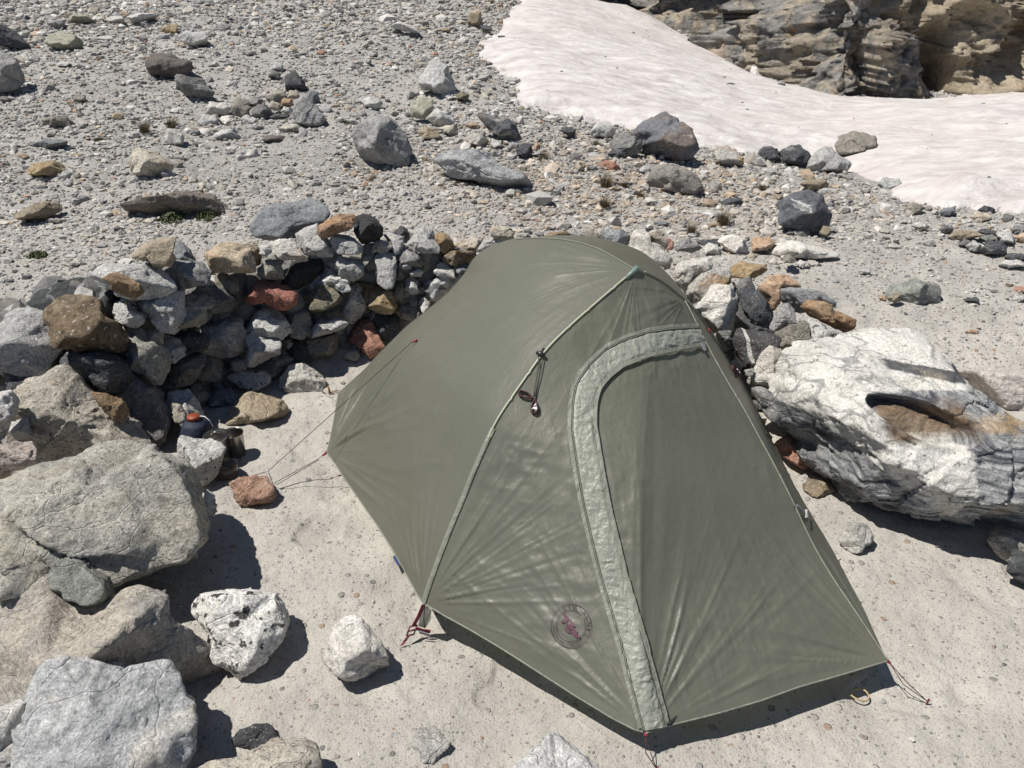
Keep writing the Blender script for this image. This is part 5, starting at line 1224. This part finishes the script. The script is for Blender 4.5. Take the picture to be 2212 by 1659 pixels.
def wrinkle(G3, corners, fine=.0, seed=0, sag=0., sagc=(.5, .5)):
    nu, nv = G3.shape[:2]
    n = normals_grid(G3); mn = n.mean((0, 1)); mn /= np.linalg.norm(mn)
    ax = np.cross(mn, [0, 0, 1.]); ax /= np.linalg.norm(ax); ay = np.cross(mn, ax)
    P = G3.reshape(-1, 3); w = np.zeros(len(P))
    for i, (C, amp, rad, k) in enumerate(corners):
        d = P - C; r = np.linalg.norm(d, axis=1); th = np.arctan2(d @ ay, d @ ax)
        nz = fbm(np.stack([th * k, r * 1.1, np.full(len(r), 3.7 * i + seed)], -1), 2, seed + i, .55, True)
        nz = np.maximum(nz + .25, 0) ** 2.0 * .58 - .10
        w += amp * sstep(0, rad * .35, r) * np.exp(-(r / rad) ** 1.6) * nz
    if fine:
        q = P + .05 * np.stack([fbm(P * 3, 2, 1), fbm(P * 3, 2, 2), fbm(P * 3, 2, 3)], -1)
        w += fine * fbm(q @ np.array([[9, 2, 0], [2, 3, 4], [1, -3, 7.]]), 3, seed + 30, .55, True) * sstep(-.2, .5, fbm(P * 2.1, 2, seed + 31))
    u = np.linspace(0, 1, nu)[:, None]; v = np.linspace(0, 1, nv)[None]
    edge = sstep(0, .05, np.minimum(u, 1 - u)) * sstep(0, .04, np.minimum(v, 1 - v)) + 0 * v
    w = w.reshape(nu, nv) * edge - sag * np.sin(math.pi * u) * np.sin(math.pi * v)
    return G3 + n * w[..., None]
tent = empty('tent', (float(T[0]), float(T[1]), 0.))
tag(tent, 'olive grey backpacking tent pitched on the pale sand inside the stone wall', 'tent')
TL = np.array(tent.location)
def tpart(name, V, F, mat, smooth=True, parent=None):
    me = mesh_from(name, np.asarray(V) - TL, F, smooth, mat); return obj(name, me, parent or tent)
allV = []; allF = []; offv = 0
def panel(name, G3, label=None):
    global offv
    V = G3.reshape(-1, 3); F = grid_faces(*G3.shape[:2])
    o = tpart(name, V, F, M_FLY)
    sk = G3[::3, ::3]; allV.extend([tuple(p) for p in sk.reshape(-1, 3)]); allF.extend([tuple(f) for f in (grid_faces(*sk.shape[:2]) + offv)]); offv += sk.shape[0] * sk.shape[1]
    if label: o['label'] = label
    return o
front = coons(bot_front, top_front, arcL, seam)
front = wrinkle(front, [(A, .0055, .52, 11), (B, .006, .38, 9), (L, .006, .34, 11), (T, .0035, .38, 7), (Ts, .003, .3, 6)], .0028, 3)
left = coons(bot_left, ridge, arcL, leg)
left = wrinkle(left, [(S, .012, .50, 7), (L, .005, .3, 6), (T, .002, .45, 6), (R, .004, .3, 5)], .0012, 13, sag=-.015)
arc_tq = resample(arcQ[i_s:], NV)[::-1]          # Q -> Ts
side = coons(np.vstack([resample(np.array([B, at_z(1872, 1330, .10), at_z(1800, 1190, .12), at_z(1722, 1060, .12), at_z(1680, 975, .115), Q]), 160)]), np.repeat(Ts[None], 160, 0), seam, arc_tq)
side = wrinkle(side, [(B, .008, .4, 6), (Q, .008, .3, 6)], .0015, 23)
leg2 = np.array([R2 + (K - R2) * 0 + np.array([(p[0] - R[0]) / (K[0] - R[0]) * (K[0] - R2[0]), (p[1] - R[1]) / (K[1] - R[1] + 1e-6) * (K[1] - R2[1]), p[2] - R2[2]]) if False else R2 + (K - R2) * s for s, p in zip(np.linspace(0, 1, NV), leg)])
lt = np.linspace(0, 1, NV); leg2 = R2[None] * (1 - lt)[:, None] + K[None] * lt[:, None]; leg2[:, 2] += .22 * np.sin(math.pi * lt) ** 1.2 * .9
arcQT = resample(arcQ[::-1], NV)
back = coons(np.vstack([resample([Q, S2], 120), resample([S2, R2], NU - 119)[1:]]), ridge, arcQT, leg2)
back = wrinkle(back, [(Q, .005, .3, 6)], .001, 33, sag=-.09)
rear = coons(resample([R, R2], 120), np.repeat(K[None], 120, 0), leg, leg2)
rear = wrinkle(rear, [(R, .004, .3, 6)], .001, 43)
panel('front_panel', front, 'glossy front vestibule wall of the fly with the door')
panel('left_panel', left, 'broad dull side wall of the fly facing the stone wall')
panel('side_panel', side); panel('back_panel', back); panel('rear_panel', rear)
BV = BVHTree.FromPolygons(allV, allF)
def on_tent(px, py, off=.004):
    d = ray(px, py); h = BV.ray_cast(Vector(CAM), Vector(d), 12)
    k = 0
    while h[0] is None and k < 60:
        k += 1; d = ray(px + (1 if px < 1200 else -1) * k, py + .35 * k); h = BV.ray_cast(Vector(CAM), Vector(d), 12)
    if h[0] is None:
        nn = BV.find_nearest(Vector(at_y(px, py, 2.2))); p, n = np.array(nn[0]), np.array(nn[1])
    else: p, n = np.array(h[0]), np.array(h[1])
    if n @ d > 0: n = -n
    return p + n * off, n
def on_line(pts, n, off): return np.array([on_tent(x, y, off)[0] for x, y in resample(pts, n)])
def strip(name, Lp, Rp, n, m, mat, off, crinkle=0, seed=0, parent=None, smooth=True):
    Lr = resample(smooth_pts(resample(Lp, n), 4), n); Rr = resample(smooth_pts(resample(Rp, n), 4), n)
    V = []
    for i in range(n):
        for j in range(m):
            t = j / (m - 1); p, nn = on_tent(*(Lr[i] * (1 - t) + Rr[i] * t), 0)
            c = 0
            V.append(np.concatenate([p, nn, [t]]))
    V = np.array(V); P = V[:, :3]; nn = V[:, 3:6]; t = V[:, 6]
    d = off * np.ones(len(P))
    if crinkle:
        q = P + .02 * np.stack([fbm(P * 14, 2, 1), fbm(P * 14, 2, 2), fbm(P * 14, 2, 3)], -1)
        v, a, b = worley(q * 42, seed); d = d + crinkle * (fbm(q @ np.array([[26, 8, 0], [-8, 26, 10], [4, -9, 26.]]), 4, seed, .6, True) * 1.0 + facets(q * 40, seed, 1.6) * .55) * sstep(0, .12, np.minimum(t, 1 - t)) + crinkle * .6 * np.sin(t * math.pi)
    return tpart(name, P + nn * d[:, None], grid_faces(n, m), mat, smooth, parent)
VL = [(1393, 1578), (1370, 1490), (1350, 1410), (1325, 1325), (1303, 1250), (1283, 1170), (1264, 1090), (1250, 1010), (1238, 930), (1240, 868), (1248, 828), (1275, 790), (1310, 758), (1350, 738), (1400, 722), (1450, 714), (1508, 712)]
VR = [(1436, 1570), (1412, 1480), (1390, 1400), (1366, 1310), (1346, 1235), (1328, 1160), (1308, 1075), (1292, 990), (1280, 920), (1281, 875), (1288, 842), (1308, 815), (1340, 790), (1380, 772), (1420, 760), (1465, 750), (1520, 740)]
door = strip('zip_flap', VL, VR, 620, 26, M_VENT, .005, .0020, 77); door['label'] = 'crinkled shiny pale flap covering the door zip'
def shift(P, d):
    P = resample(P, 60); t = np.gradient(P, axis=0); t /= np.linalg.norm(t, axis=1)[:, None]
    return P + np.stack([-t[:, 1], t[:, 0]], -1) * d
strip('flap_hem', shift(VR, 0), shift(VR, 8), 200, 4, M_SEAM, .010)
strip('zip_tape', shift(VL, -13), shift(VL, -1), 200, 4, M_SEAM, .004)
def tubes(name, lines, rad, mat, n=160, off=.004, parent=None, label=None):
    mb = MB()
    for l in lines: mb.tube(on_line(l, n, off), rad, 6)
    o = mb.build(name, mat, parent or tent, True, TL)
    if parent is not None: pass
    if label: o['label'] = label
    return o
tubes('zip', [shift(VL, -2), shift(VL, -5)], .0016, M_SEAM, 200, .007)
tubes('flap_edge_binding', [shift(VR, 8)], .0022, M_SEAM, 200, .010)
arcpx = proj(arcL)
tubes('pole_piping', [arcpx[int(NV * .40):int(NV * .97)]], .0036, M_PALE, 160, .003, label='pale piping along the upper front pole')
lowp = arcpx[:int(NV * .44)]
strip('pole_sleeve', shift(lowp, -4), shift(lowp, 5), 160, 6, M_SEAM, .004, .0010, 5)
mb = MB(); mb.tube(seam[::2] + np.array([.001, -.003, .003]), .003, 6); mb.build('door_seam', M_SEAM, tent, True, TL)
mb = MB(); mb.tube(arcQ[6:-4:2] + np.array([.002, 0, .003]), .003, 6); mb.build('pole_seam', M_SEAM, tent, True, TL)
tubes('ridge_seam', [proj(ridge)[3:-2] + np.array([0, 3.])], .0025, M_SEAM, 100, .002)
# hem binding
mb = MB(); mb.tube(bot_front, .0028, 6); mb.tube(bot_left, .0028, 6); mb.build('hem_binding', M_SEAM, tent, True, TL)
# hub cap at the apex
p0 = np.array([at_z(1362 + 0, 583, 1.0), T + np.array([.0, -.004, .004])]).mean(0)
mb = MB(); mb.tube(np.array([T + (arcL[-14] - T) * .9, T + np.array([0, -.004, .006]), T + (arcQ[5] - T) * .8]), np.array([.006, .010, .006]), 10); mb.build('pole_hub', M_TEAL, tent, True, TL)
# inner tent body under the fly
base = np.array([L, Q, R2, R]); bc = base.mean(0); lo = bc + (base - bc) * .93; lo[:, 2] = 0.008; hi = bc + (base - bc) * .88; hi[:, 2] = .17
mb = MB(); V = np.vstack([lo, hi]); mb.add(V, [(i, (i + 1) % 4, 4 + (i + 1) % 4, 4 + i) for i in range(4)] + [(0, 1, 2, 3)]); mb.build('inner_tent', M_INNER, tent, False, TL)
# foot strap, buckle, stake at the left foot
def band3(name, pts, width, wdir, mat, thick=.0016, parent=None):
    pts = resample(smooth_pts(resample(pts, 24), 2), 24); wd = np.asarray(wdir, float); wd /= np.linalg.norm(wd)
    T_ = np.gradient(pts, axis=0); T_ /= np.linalg.norm(T_, axis=1)[:, None]; nn = np.cross(T_, wd)
    V = []; F = []
    for p, q in zip(pts, nn):
        V += [p - wd * width / 2 - q * thick, p + wd * width / 2 - q * thick, p + wd * width / 2 + q * thick, p - wd * width / 2 + q * thick]
    for i in range(len(pts) - 1):
        for k in range(4): F.append((i * 4 + k, i * 4 + (k + 1) % 4, i * 4 + 4 + (k + 1) % 4, i * 4 + 4 + k))
    mb = MB(); mb.add(np.array(V), F); return mb.build(name, mat, parent or tent, False, TL)
f0 = L + np.array([0, 0, -.006]); f1 = at_z(893, 1352, .045); f2 = at_z(886, 1372, .02); f3 = at_z(874, 1386, .004)
st = band3('foot_strap', np.array([f0, (f0 + f1) / 2 + [0, -.002, -.004], f1]), .015, (1, .35, .15), M_RED)
mb = MB(); v = (f3 - f1); v /= np.linalg.norm(v); sd_ = np.array([1, .3, 0.]); sd_ /= np.linalg.norm(sd_)
for q in (f1, (f1 + f2) / 2, f2): mb.tube([q - sd_ * .012, q + sd_ * .012], .003, 6)
for s in (-1, 1): mb.tube([f1 + sd_ * .012 * s, f2 + sd_ * .012 * s], .003, 6)
mb.build('buckle', M_MAR, tent, True, TL)
band3('stake_loop', np.array([f2, (f2 + f3) / 2 + [0, 0, .004], f3, f3 + [-.01, -.01, -.008]]), .012, (1, .35, .1), M_RED)
g0 = at_z(899, 1357, .035); g1 = at_z(930, 1364, .022)
band3('floor_strap', np.array([g0, (g0 + g1) / 2 + [0, -.004, 0], g1]), .016, (.1, -.2, 1), M_RED)
band3('grey_webbing', np.array([at_z(906, 1362, .03), at_z(928, 1369, .018)]) + [0, -.006, 0], .013, (.1, -.2, 1), M_GPL)
mb = MB(); mb.add(np.array([at_z(913, 1305, .12), at_z(932, 1318, .115), at_z(930, 1340, .08), at_z(919, 1357, .03), at_z(903, 1352, .03)]), [(0, 1, 2, 3, 4)]); mb.build('inner_corner', M_INNER, tent, False, TL)
# small sewn labels on the left hem
def quad_px(name, pts, z, mat, parent=None):
    V = np.array([at_z(x, y, z) for x, y in pts]); n = np.cross(V[1] - V[0], V[3] - V[0]); n /= np.linalg.norm(n)
    mb = MB(); mb.add(np.vstack([V, V - n * .0015]), [(0, 1, 2, 3), (7, 6, 5, 4), (0, 4, 5, 1), (1, 5, 6, 2), (2, 6, 7, 3), (3, 7, 4, 0)])
    return mb.build(name, mat, parent or tent, False, TL), V
lb, LV = quad_px('sewn_label', [(848.5, 1204), (854, 1198), (864, 1218), (859, 1223)], .142, M_NAVY)
lb2, LV2 = quad_px('pole_label', [(860.5, 1223), (865, 1217.5), (874, 1235), (869, 1241)], .142, M_BLK)
def text_mesh(s, size=1.0):
    c = bpy.data.curves.new('t', 'FONT'); c.body = s; c.size = size; c.resolution_u = 3; c.align_x = 'CENTER'; c.align_y = 'CENTER'
    o = bpy.data.objects.new('t', c); COL.objects.link(o)
    dg = bpy.context.evaluated_depsgraph_get(); me = bpy.data.meshes.new_from_object(o.evaluated_get(dg))
    V = np.array([v.co[:] for v in me.vertices]) if len(me.vertices) else np.zeros((0, 3)); F = [tuple(p.vertices) for p in me.polygons]
    bpy.data.objects.remove(o); bpy.data.curves.remove(c); bpy.data.meshes.remove(me)
    return V, F
def text_on_quad(s, V4, parent, mat, name, w=.8, h=.35, cy=.5):
    V, F = text_mesh(s)
    if not len(V): return
    V[:, 0] -= (V[:, 0].max() + V[:, 0].min()) / 2; V[:, 1] -= (V[:, 1].max() + V[:, 1].min()) / 2
    V[:, 0] /= np.ptp(V[:, 0]); V[:, 1] /= np.ptp(V[:, 1])
    o0, ex, ey = V4[1], V4[2] - V4[1], V4[0] - V4[1]
    n = np.cross(ex, ey); n /= np.linalg.norm(n); n = n if n[2] > 0 else -n
    P = o0 + ex * (.5 + V[:, :1] * w) + ey * (cy - V[:, 1:2] * h) + n * .0012
    mb = MB(); mb.add(P, F); mb.build(name, mat, parent, False, TL)
text_on_quad('DOMINICO', LV, lb, M_WPL, 'lettering', .86, .38, .38)
text_on_quad('TEXTILE', LV, lb, M_WPL, 'lettering', .5, .14, .75)
text_on_quad('DAC', LV2, lb2, M_WPL, 'lettering', .34, .4, .45)
mb = MB(); e = LV2[2] - LV2[1]; f = LV2[0] - LV2[1]; nn = np.cross(e, f); nn /= np.linalg.norm(nn); nn = nn if nn[2] > 0 else -nn
o0 = LV2[1] + nn * .001; mb.add(np.array([o0 + e * .62 + f * .2, o0 + e * .92 + f * .2, o0 + e * .92 + f * .8, o0 + e * .62 + f * .8]), [(0, 1, 2, 3)]); mb.build('red_patch', M_REDT, lb2, False, TL)

# printed round emblem, laid on the fabric
lc = lambda x, y: (1163. + x * .08598, 1283.8 + y * .08598)
def print_poly(mb, P2, F):
    V = [on_tent(*lc(x, y), .0042)[0] for x, y in P2]; mb.add(np.array(V), F)
def ring(mb, cx, cy, rx, ry, w, dashes):
    for a0, a1, dash in dashes:
        k = int(abs(a1 - a0) / 4) + 1 if not dash else int(abs(a1 - a0) / 4.5)
        for i in range(k):
            b0 = a0 + (a1 - a0) * i / k; b1 = a0 + (a1 - a0) * (i + (.55 if dash else 1)) / k
            P = []
            for b, s in ((b0, -1), (b1, -1), (b1, 1), (b0, 1)):
                t = math.radians(b); P.append((cx + (rx + s * w) * math.cos(t), cy - (ry + s * w) * math.sin(t)))
            print_poly(mb, P, [(0, 1, 2, 3)])
lg = MB()
ring(lg, 825, 790, 503, 548, 9, [(-95, -60, False), (-60, 0, True), (0, 120, False), (120, 185, True), (185, 265, False)])
ring(lg, 818, 788, 362, 396, 8, [(-100, -50, False), (-50, 5, True), (5, 120, False), (120, 180, True), (180, 260, False)])
def ring_text(mb, s, a0, a1, rx, ry, size, inward=False, xs=1.):
    for i, ch in enumerate(s):
        if ch == ' ': continue
        a = math.radians(a0 + (a1 - a0) * (i + .5) / len(s)); V, F = text_mesh(ch, size)
        if not len(V): continue
        V[:, 0] -= (V[:, 0].max() + V[:, 0].min()) / 2; V[:, 1] -= (V[:, 1].max() + V[:, 1].min()) / 2
        ux, uy = math.cos(a), -math.sin(a)             # outward in picture axes
        tx, ty = -uy, ux                                # clockwise tangent
        if inward: ux, uy, tx, ty = -ux, -uy, -tx, -ty
        P = [(820 + rx * math.cos(a) + v[0] * xs * tx + v[1] * ux, 789 - ry * math.sin(a) + v[0] * xs * ty + v[1] * uy) for v in V]
        print_poly(mb, P, F)
ring_text(lg, 'BIG AGNES', 122, -38, 436, 474, 120, False, 1.25)
ring_text(lg, 'MOTHER OF COMFORT', 178, 308, 432, 470, 74, True, 1.0)
lo_ = lg.build('printed_ring', M_LOGOD, tent, False, TL); lo_['label'] = 'double ring with lettering printed on the front panel'
hd = MB()
for poly in [[(590, 465), (640, 440), (700, 500), (765, 590), (760, 620), (720, 590), (665, 535)],
             [(630, 560), (660, 545), (745, 640), (735, 675), (700, 650)], [(608, 620), (635, 605), (715, 680), (700, 710), (660, 680)],
             [(590, 665), (615, 650), (680, 700), (660, 720), (610, 720), (575, 700)],
             [(740, 625), (800, 620), (860, 680), (940, 790), (930, 835), (880, 800), (820, 740), (770, 665), (735, 665)],
             [(680, 720), (735, 665), (720, 710), (740, 745), (785, 755), (820, 740), (890, 820), (870, 900), (800, 850), (740, 800)],
             [(690, 770), (740, 790), (830, 870), (800, 890), (730, 830)], [(650, 840), (690, 830), (760, 900), (860, 930), (830, 980), (740, 960), (670, 900)],
             [(860, 900), (900, 850), (1000, 930), (985, 1010), (1070, 1065), (1040, 1100), (980, 1095), (900, 1045), (840, 990)]]:
    print_poly(hd, poly, [tuple(range(len(poly)))])
hd_ = hd.build('printed_hand', M_LOGO, tent, False, TL); hd_['label'] = 'maroon hand print inside the printed ring'

# guy points, cords, toggles
def cord(name, pts, r=.0014, mat=None, parent=None):
    mb = MB(); mb.tube(resample(pts, max(8, len(pts))), r, 6); return mb.build(name, mat or M_CORD, parent or tent, True, TL)
Gp, Gn = on_tent(903, 736, .004)
mb = MB(); mb.tube([Gp, Gp + Gn * .012 + np.array([-.012, -.006, -.014])], np.array([.006, .004]), 8); gt = mb.build('guy_tab', M_REDT, tent, True, TL)
rope_end = at_z(590, 1046, .035); tens = at_y(579, 1018, rope_end[1] + .01)
cord('guyline', [Gp + Gn * .012 + np.array([-.012, -.006, -.014]), tens], .0014, M_CORDD)
cord('guyline', [tens, rope_end], .0014, M_CORDD); cord('guyline', [tens, at_z(540, 1029, .03)], .0014, M_CORDD)
def tri_plate(name, c, s, mat):
    n = -ray(*proj(np.array([c]))[0]); u = np.cross(n, [0, 0, 1]); u /= np.linalg.norm(u); v = np.cross(u, n)
    P = [c + (u * math.cos(a) + v * math.sin(a)) * s for a in (2.3, .6, -1.4)]; P2 = [p - n * .003 for p in P]
    mb = MB(); mb.add(np.array(P + P2), [(0, 1, 2), (5, 4, 3), (0, 3, 4, 1), (1, 4, 5, 2), (2, 5, 3, 0)]); return mb.build(name, mat, tent, False, TL)
tri_plate('tensioner', tens, .011, M_WPL)
mb = MB(); e = S + (at_z(696, 985, .09) - S); mb.tube([S, e], np.array([.006, .004]), 8); mb.build('guy_tab', M_REDT, tent, True, TL)
t2 = at_z(687, 992, .085); tri_plate('tensioner', t2, .009, M_WPL)
cord('guyline', [e, t2], .0014, M_CORDD)
cord('guyline', [t2, at_z(593, 1043, .03)], .0014, M_CORDD); cord('guyline', [t2 + [.004, -.004, 0], at_z(596, 1048, .02)], .0014, M_CORDD)
for P0, pts in ((B, [(1922, 1432), (1960, 1475), (2002, 1514)]), (A, [(1393, 1590), (1404, 1622), (1418, 1660)])):
    zs = [P0[2] - .01, P0[2] * .5, .002]; q = [at_z(x, y, z) for (x, y), z in zip(pts, zs)]
    mb = MB(); mb.tube([P0, q[0]], np.array([.006, .004]), 8); mb.build('guy_tab', M_REDT, tent, True, TL)
    cord('guyline', q); cord('guyline', [q[0] + [.002, 0, -.003], q[1] + [-.012, -.004, -.004], q[2]])
    mb = MB(); mb.tube([q[2] + [0, 0, -.05], q[2] + [.002, -.004, .012]], .003, 6); mb.build('stake', M_MAR, tent, True, TL)
R_st = at_z(697, 850, .01); cord('guyline', [R, R_st]); mb = MB(); mb.tube([R_st + [0, 0, -.05], R_st + [.0, .0, .03]], .004, 6); mb.build('stake', M_SEAM, tent, True, TL)
# coiled cord on the front pole
cc = lambda x, y: (1097.2 + x * .1058, 735.1 + y * .1058)
mb = MB(); mb.tube([on_tent(*cc(620, 290), .008)[0], on_tent(*cc(690, 320), .012)[0], on_tent(*cc(750, 340), .008)[0]], np.array([.006, .009, .006]), 8); mb.tube([on_tent(*cc(700, 310), .01)[0], on_tent(*cc(745, 185), .004)[0]], np.array([.006, .004]), 8); mb.build('cord_toggle', M_BLK, tent, True, TL)
cord('hanging_cord', [on_tent(*cc(*p), .009)[0] for p in ((650, 360), (630, 520), (600, 700), (565, 920), (528, 1170))], .0016, M_CORDD)
cord('hanging_cord', [on_tent(*cc(*p), .009)[0] for p in ((712, 380), (690, 500), (650, 720), (600, 920), (545, 1180))], .0016, M_CORDD)
def coil(name, loops, to, seed, mat=M_CORD, r=.0018):
    rr = np.random.default_rng(seed); mb = MB()
    for pts, n in loops:
        for k in range(n):
            P = resample(smooth_pts(resample(pts, 40), 3), 40); c = P.mean(0); P = c + (P - c) * (1 - .16 * k / n * 2.2) + rr.normal(0, 2, 2)
            mb.tube(np.array([on_tent(*to(*p), .006 + .003 * (k % 3))[0] for p in P]), r, 5)
    return mb.build(name, mat, tent, True, TL)
coil('coiled_cord', [([(530, 1200), (430, 1090), (330, 1045), (240, 1025), (200, 1070), (230, 1150), (330, 1190), (440, 1200), (530, 1205)], 5),
                     ([(540, 1200), (600, 1290), (640, 1400), (620, 1500), (550, 1535), (480, 1490), (465, 1400), (500, 1290), (535, 1205)], 5)], cc, 4)
def plate_px(name, polys, to, off, mat):
    mb = MB()
    for poly in polys:
        V = [on_tent(*to(x, y), off)[0] for x, y in poly]; V2 = [on_tent(*to(x, y), off + .003)[0] for x, y in poly]; k = len(poly)
        mb.add(np.array(V + V2), [tuple(range(k, 2 * k))] + [(i, (i + 1) % k, k + (i + 1) % k, k + i) for i in range(k)])
    return mb.build(name, mat, tent, False, TL)
plate_px('tensioner', [[(575, 1310), (582, 1355), (520, 1375)], [(520, 1395), (590, 1385), (598, 1450), (560, 1445), (520, 1425), (480, 1445)]], cc, .016, M_WPL)
c2 = lambda x, y: (1481.2 + x * .09257, 702.2 + y * .09257)
plate_px('guy_tab', [[(495, 80), (525, 80), (590, 160), (560, 185), (510, 140)]], c2, .004, M_REDT)
cord('hanging_cord', [on_tent(*c2(*p), .007)[0] for p in ((580, 180), (680, 380), (820, 600), (960, 800), (1040, 950))], .0016, M_CORDD)
coil('coiled_cord', [([(1040, 950), (1110, 1000), (1180, 1130), (1260, 1220), (1230, 1255), (1150, 1210), (1080, 1100), (1020, 1000), (1040, 950)], 5)], c2, 9)
plate_px('tensioner', [[(1105, 1055), (1190, 1100), (1222, 1140), (1190, 1162), (1140, 1110), (1165, 1135), (1120, 1085)]], c2, .015, M_WPL)
plate_px('door_toggle', [[(270, 460), (330, 450), (425, 620), (370, 640)]], c2, .012, M_GPL)
c3 = lambda x, y: (1591. + x * .2811, 685.8 + y * .2811)
plate_px('door_toggle', [[(430, 1440), (450, 1440), (498, 1485), (505, 1500), (490, 1500), (455, 1465), (432, 1452)]], c3, .007, M_GPL)
plate_px('door_toggle', [[(503, 1490), (522, 1488), (518, 1520), (520, 1548), (500, 1550), (508, 1520)]], c3, .012, M_WPL)

# ------------------------------------------------------------------ hair tie, twig
g = at_z(1857, 1501, .004)
mb = MB(); a = np.linspace(0, 2 * math.pi, 40); mb.tube(np.stack([g[0] + .026 * np.cos(a), g[1] + .022 * np.sin(a), g[2] + .003 * np.sin(a * 2)], -1), .0028, 6)
o = mb.build('elastic_loop', flat_mat('yellow_elastic', (.38, .30, .15), .5), None, True, g); o.location = g
tag(o, 'small yellowish elastic loop lying on the sand before the tent', 'elastic loop')
g = at_z(713, 853, .01)
mb = MB(); mb.tube([g, g + [-.004, .0, .05]], np.array([.006, .005]), 6); mb.tube([g + [0, 0, .015], g + [.05, .01, .02]], .0022, 5); mb.tube([g + [0, 0, .01], g + [.03, .03, .012]], .002, 5)
o = mb.build('dry_twig', flat_mat('twig', (.25, .14, .06), .8), None, True, g); o.location = g
tag(o, 'little brown dry twig standing beside the white stone near the tent', 'twig')

# ------------------------------------------------------------------ cooking gear
GS = 1.02
M_STEEL = flat_mat('dull_steel', (.33, .31, .28), .28, 1., .1, 60)
M_NAVYB = flat_mat('navy_cloth', (.012, .018, .04), .7, 0, .8, 60)
M_ORG = flat_mat('shaded_orange_plastic', (.22, .04, .012), .55)  # orange darkened in the colour itself, for the shadow over the sack lid
def glass_mat():
    m, nt = new_mat('brown_plastic_jar'); n = N(nt)
    bs = n('ShaderNodeBsdfPrincipled', {'Base Color': (.30, .27, .24), 'Roughness': .12, 'Transmission Weight': .75, 'IOR': 1.3})
    n.out(bs.outputs[0]); return m
M_JAR = glass_mat()
g = ground_hit(511, 982); g = np.array(g)
mug = empty('metal_mug', g); mug.scale = (1.08,) * 3; tag(mug, 'open steel mug standing on the sand, right of the lidded pot', 'mug')
MB().lathe([(0, .004), (.034, .003), (.0375, .006), (.041, .10), (.0435, .104), (.0435, .107), (.041, .106), (.0395, .10), (.036, .008), (0, .007)]).build('mug_body', M_STEEL, mug)
MB().tube([(-.033, -.024, .088), (-.050, -.040, .086), (-.056, -.046, .06), (-.050, -.040, .032), (-.030, -.022, .03)], .0028, 6).build('handle', M_STEEL, mug)
g = ground_hit(477, 993); pot = empty('lidded_pot', g); pot.scale = (GS,) * 3; tag(pot, 'steel pot with a lid between the dark sack and the open mug', 'pot')
MB().lathe([(0, .003), (.046, .003), (.050, .008), (.051, .12), (.053, .123), (.051, .123), (.049, .118), (.047, .01), (0, .008)]).build('pot_body', M_STEEL, pot)
ld = MB().lathe([(.0535, .120), (.0535, .127), (.046, .129), (.040, .126), (.012, .128), (0, .129)]).build('pot_lid', M_STEEL, pot)
MB().tube([(-.018, 0, .129), (-.014, 0, .140), (.014, 0, .140), (.018, 0, .129)], .0025, 6).build('lid_handle', M_STEEL, ld)
g = ground_hit(492, 1028); jar = empty('food_jar', g); jar.scale = (GS,) * 3; tag(jar, 'low brown clear jar with an orange band behind the pink stone', 'jar')
MB().lathe([(0, .002), (.040, .002), (.044, .007), (.047, .055), (.045, .060), (.043, .055), (.041, .009), (0, .006)]).build('jar_body', M_JAR, jar)
MB().lathe([(0, .0605), (.046, .0605), (.0465, .063), (.040, .067), (0, .068)]).build('jar_lid', M_JAR, jar)
MB().lathe([(0, .010), (.032, .010), (.036, .018), (.036, .030), (0, .034)]).build('orange_filling', M_ORG, jar)
g = ground_hit(432, 968); sack = empty('stuff_sack', g); sack.scale = (GS,) * 3; tag(sack, 'dark navy drawstring sack with an orange top by the shaded stones', 'stuff sack')
prof = [(0, .0), (.045, .0), (.062, .02), (.068, .06), (.064, .10), (.052, .13), (.032, .145), (.028, .15)]
mb = MB().lathe(resample(prof, 24), n=48); V = mb.V[0]; V[:, :2] *= (1 + .06 * fbm(V * 30, 3, 5))[:, None]; mb.build('sack_body', M_NAVYB, sack)
MB().lathe([(.022, .148), (.027, .150), (.028, .162), (.024, .167), (0, .168)]).build('orange_lid', M_ORG, sack)
MB().tube([(.03, 0, .165), (.055, -.01, .168), (.075, -.015, .150), (.082, -.012, .120)], .0022, 6).build('drawcord', M_WPL, sack)
MB().tube([(.078, -.03, .03), (.080, -.035, .10)], .006, 8).build('metal_tube', M_STEEL, sack)

# ------------------------------------------------------------------ light, sky, camera
sun_dir = np.array([-.50, -.04, 1.0]); sun_dir /= np.linalg.norm(sun_dir)
ld_ = bpy.data.lights.new('sun', 'SUN'); ld_.energy = 5.0; ld_.angle = math.radians(.5); ld_.color = (1., .965, .91)
lo_ = bpy.data.objects.new('sun', ld_); COL.objects.link(lo_); lo_.rotation_euler = Vector(sun_dir).to_track_quat('Z', 'Y').to_euler(); lo_.location = (0, 0, 20)
w = bpy.data.worlds.new('World'); scene.world = w; w.use_nodes = True; nt = w.node_tree; nt.nodes.clear(); n = N(nt)
sky = n('ShaderNodeTexSky', sky_type='NISHITA'); sky.sun_disc = False; sky.sun_elevation = math.asin(sun_dir[2]); sky.sun_rotation = math.atan2(sun_dir[0], sun_dir[1]); sky.altitude = 3500; sky.air_density = 1.; sky.dust_density = .6
bg = n('ShaderNodeBackground', {'Color': sky.outputs[0], 'Strength': .07}); n('ShaderNodeOutputWorld', {'Surface': bg.outputs[0]})
cd = bpy.data.cameras.new('camera'); cam = bpy.data.objects.new('camera', cd); COL.objects.link(cam)
cam.location = CAM; cam.rotation_euler = (math.pi / 2 - PITCH, 0, 0); cd.sensor_width = 36; cd.lens = 36 * FPX / 2212; cd.clip_start = .05; cd.clip_end = 300
scene.camera = cam
scene.view_settings.view_transform = 'Standard'; scene.view_settings.look = 'None'; scene.view_settings.exposure = 0.2; scene.view_settings.gamma = 1
scene.cycles.max_bounces = 6; scene.cycles.use_denoising = True
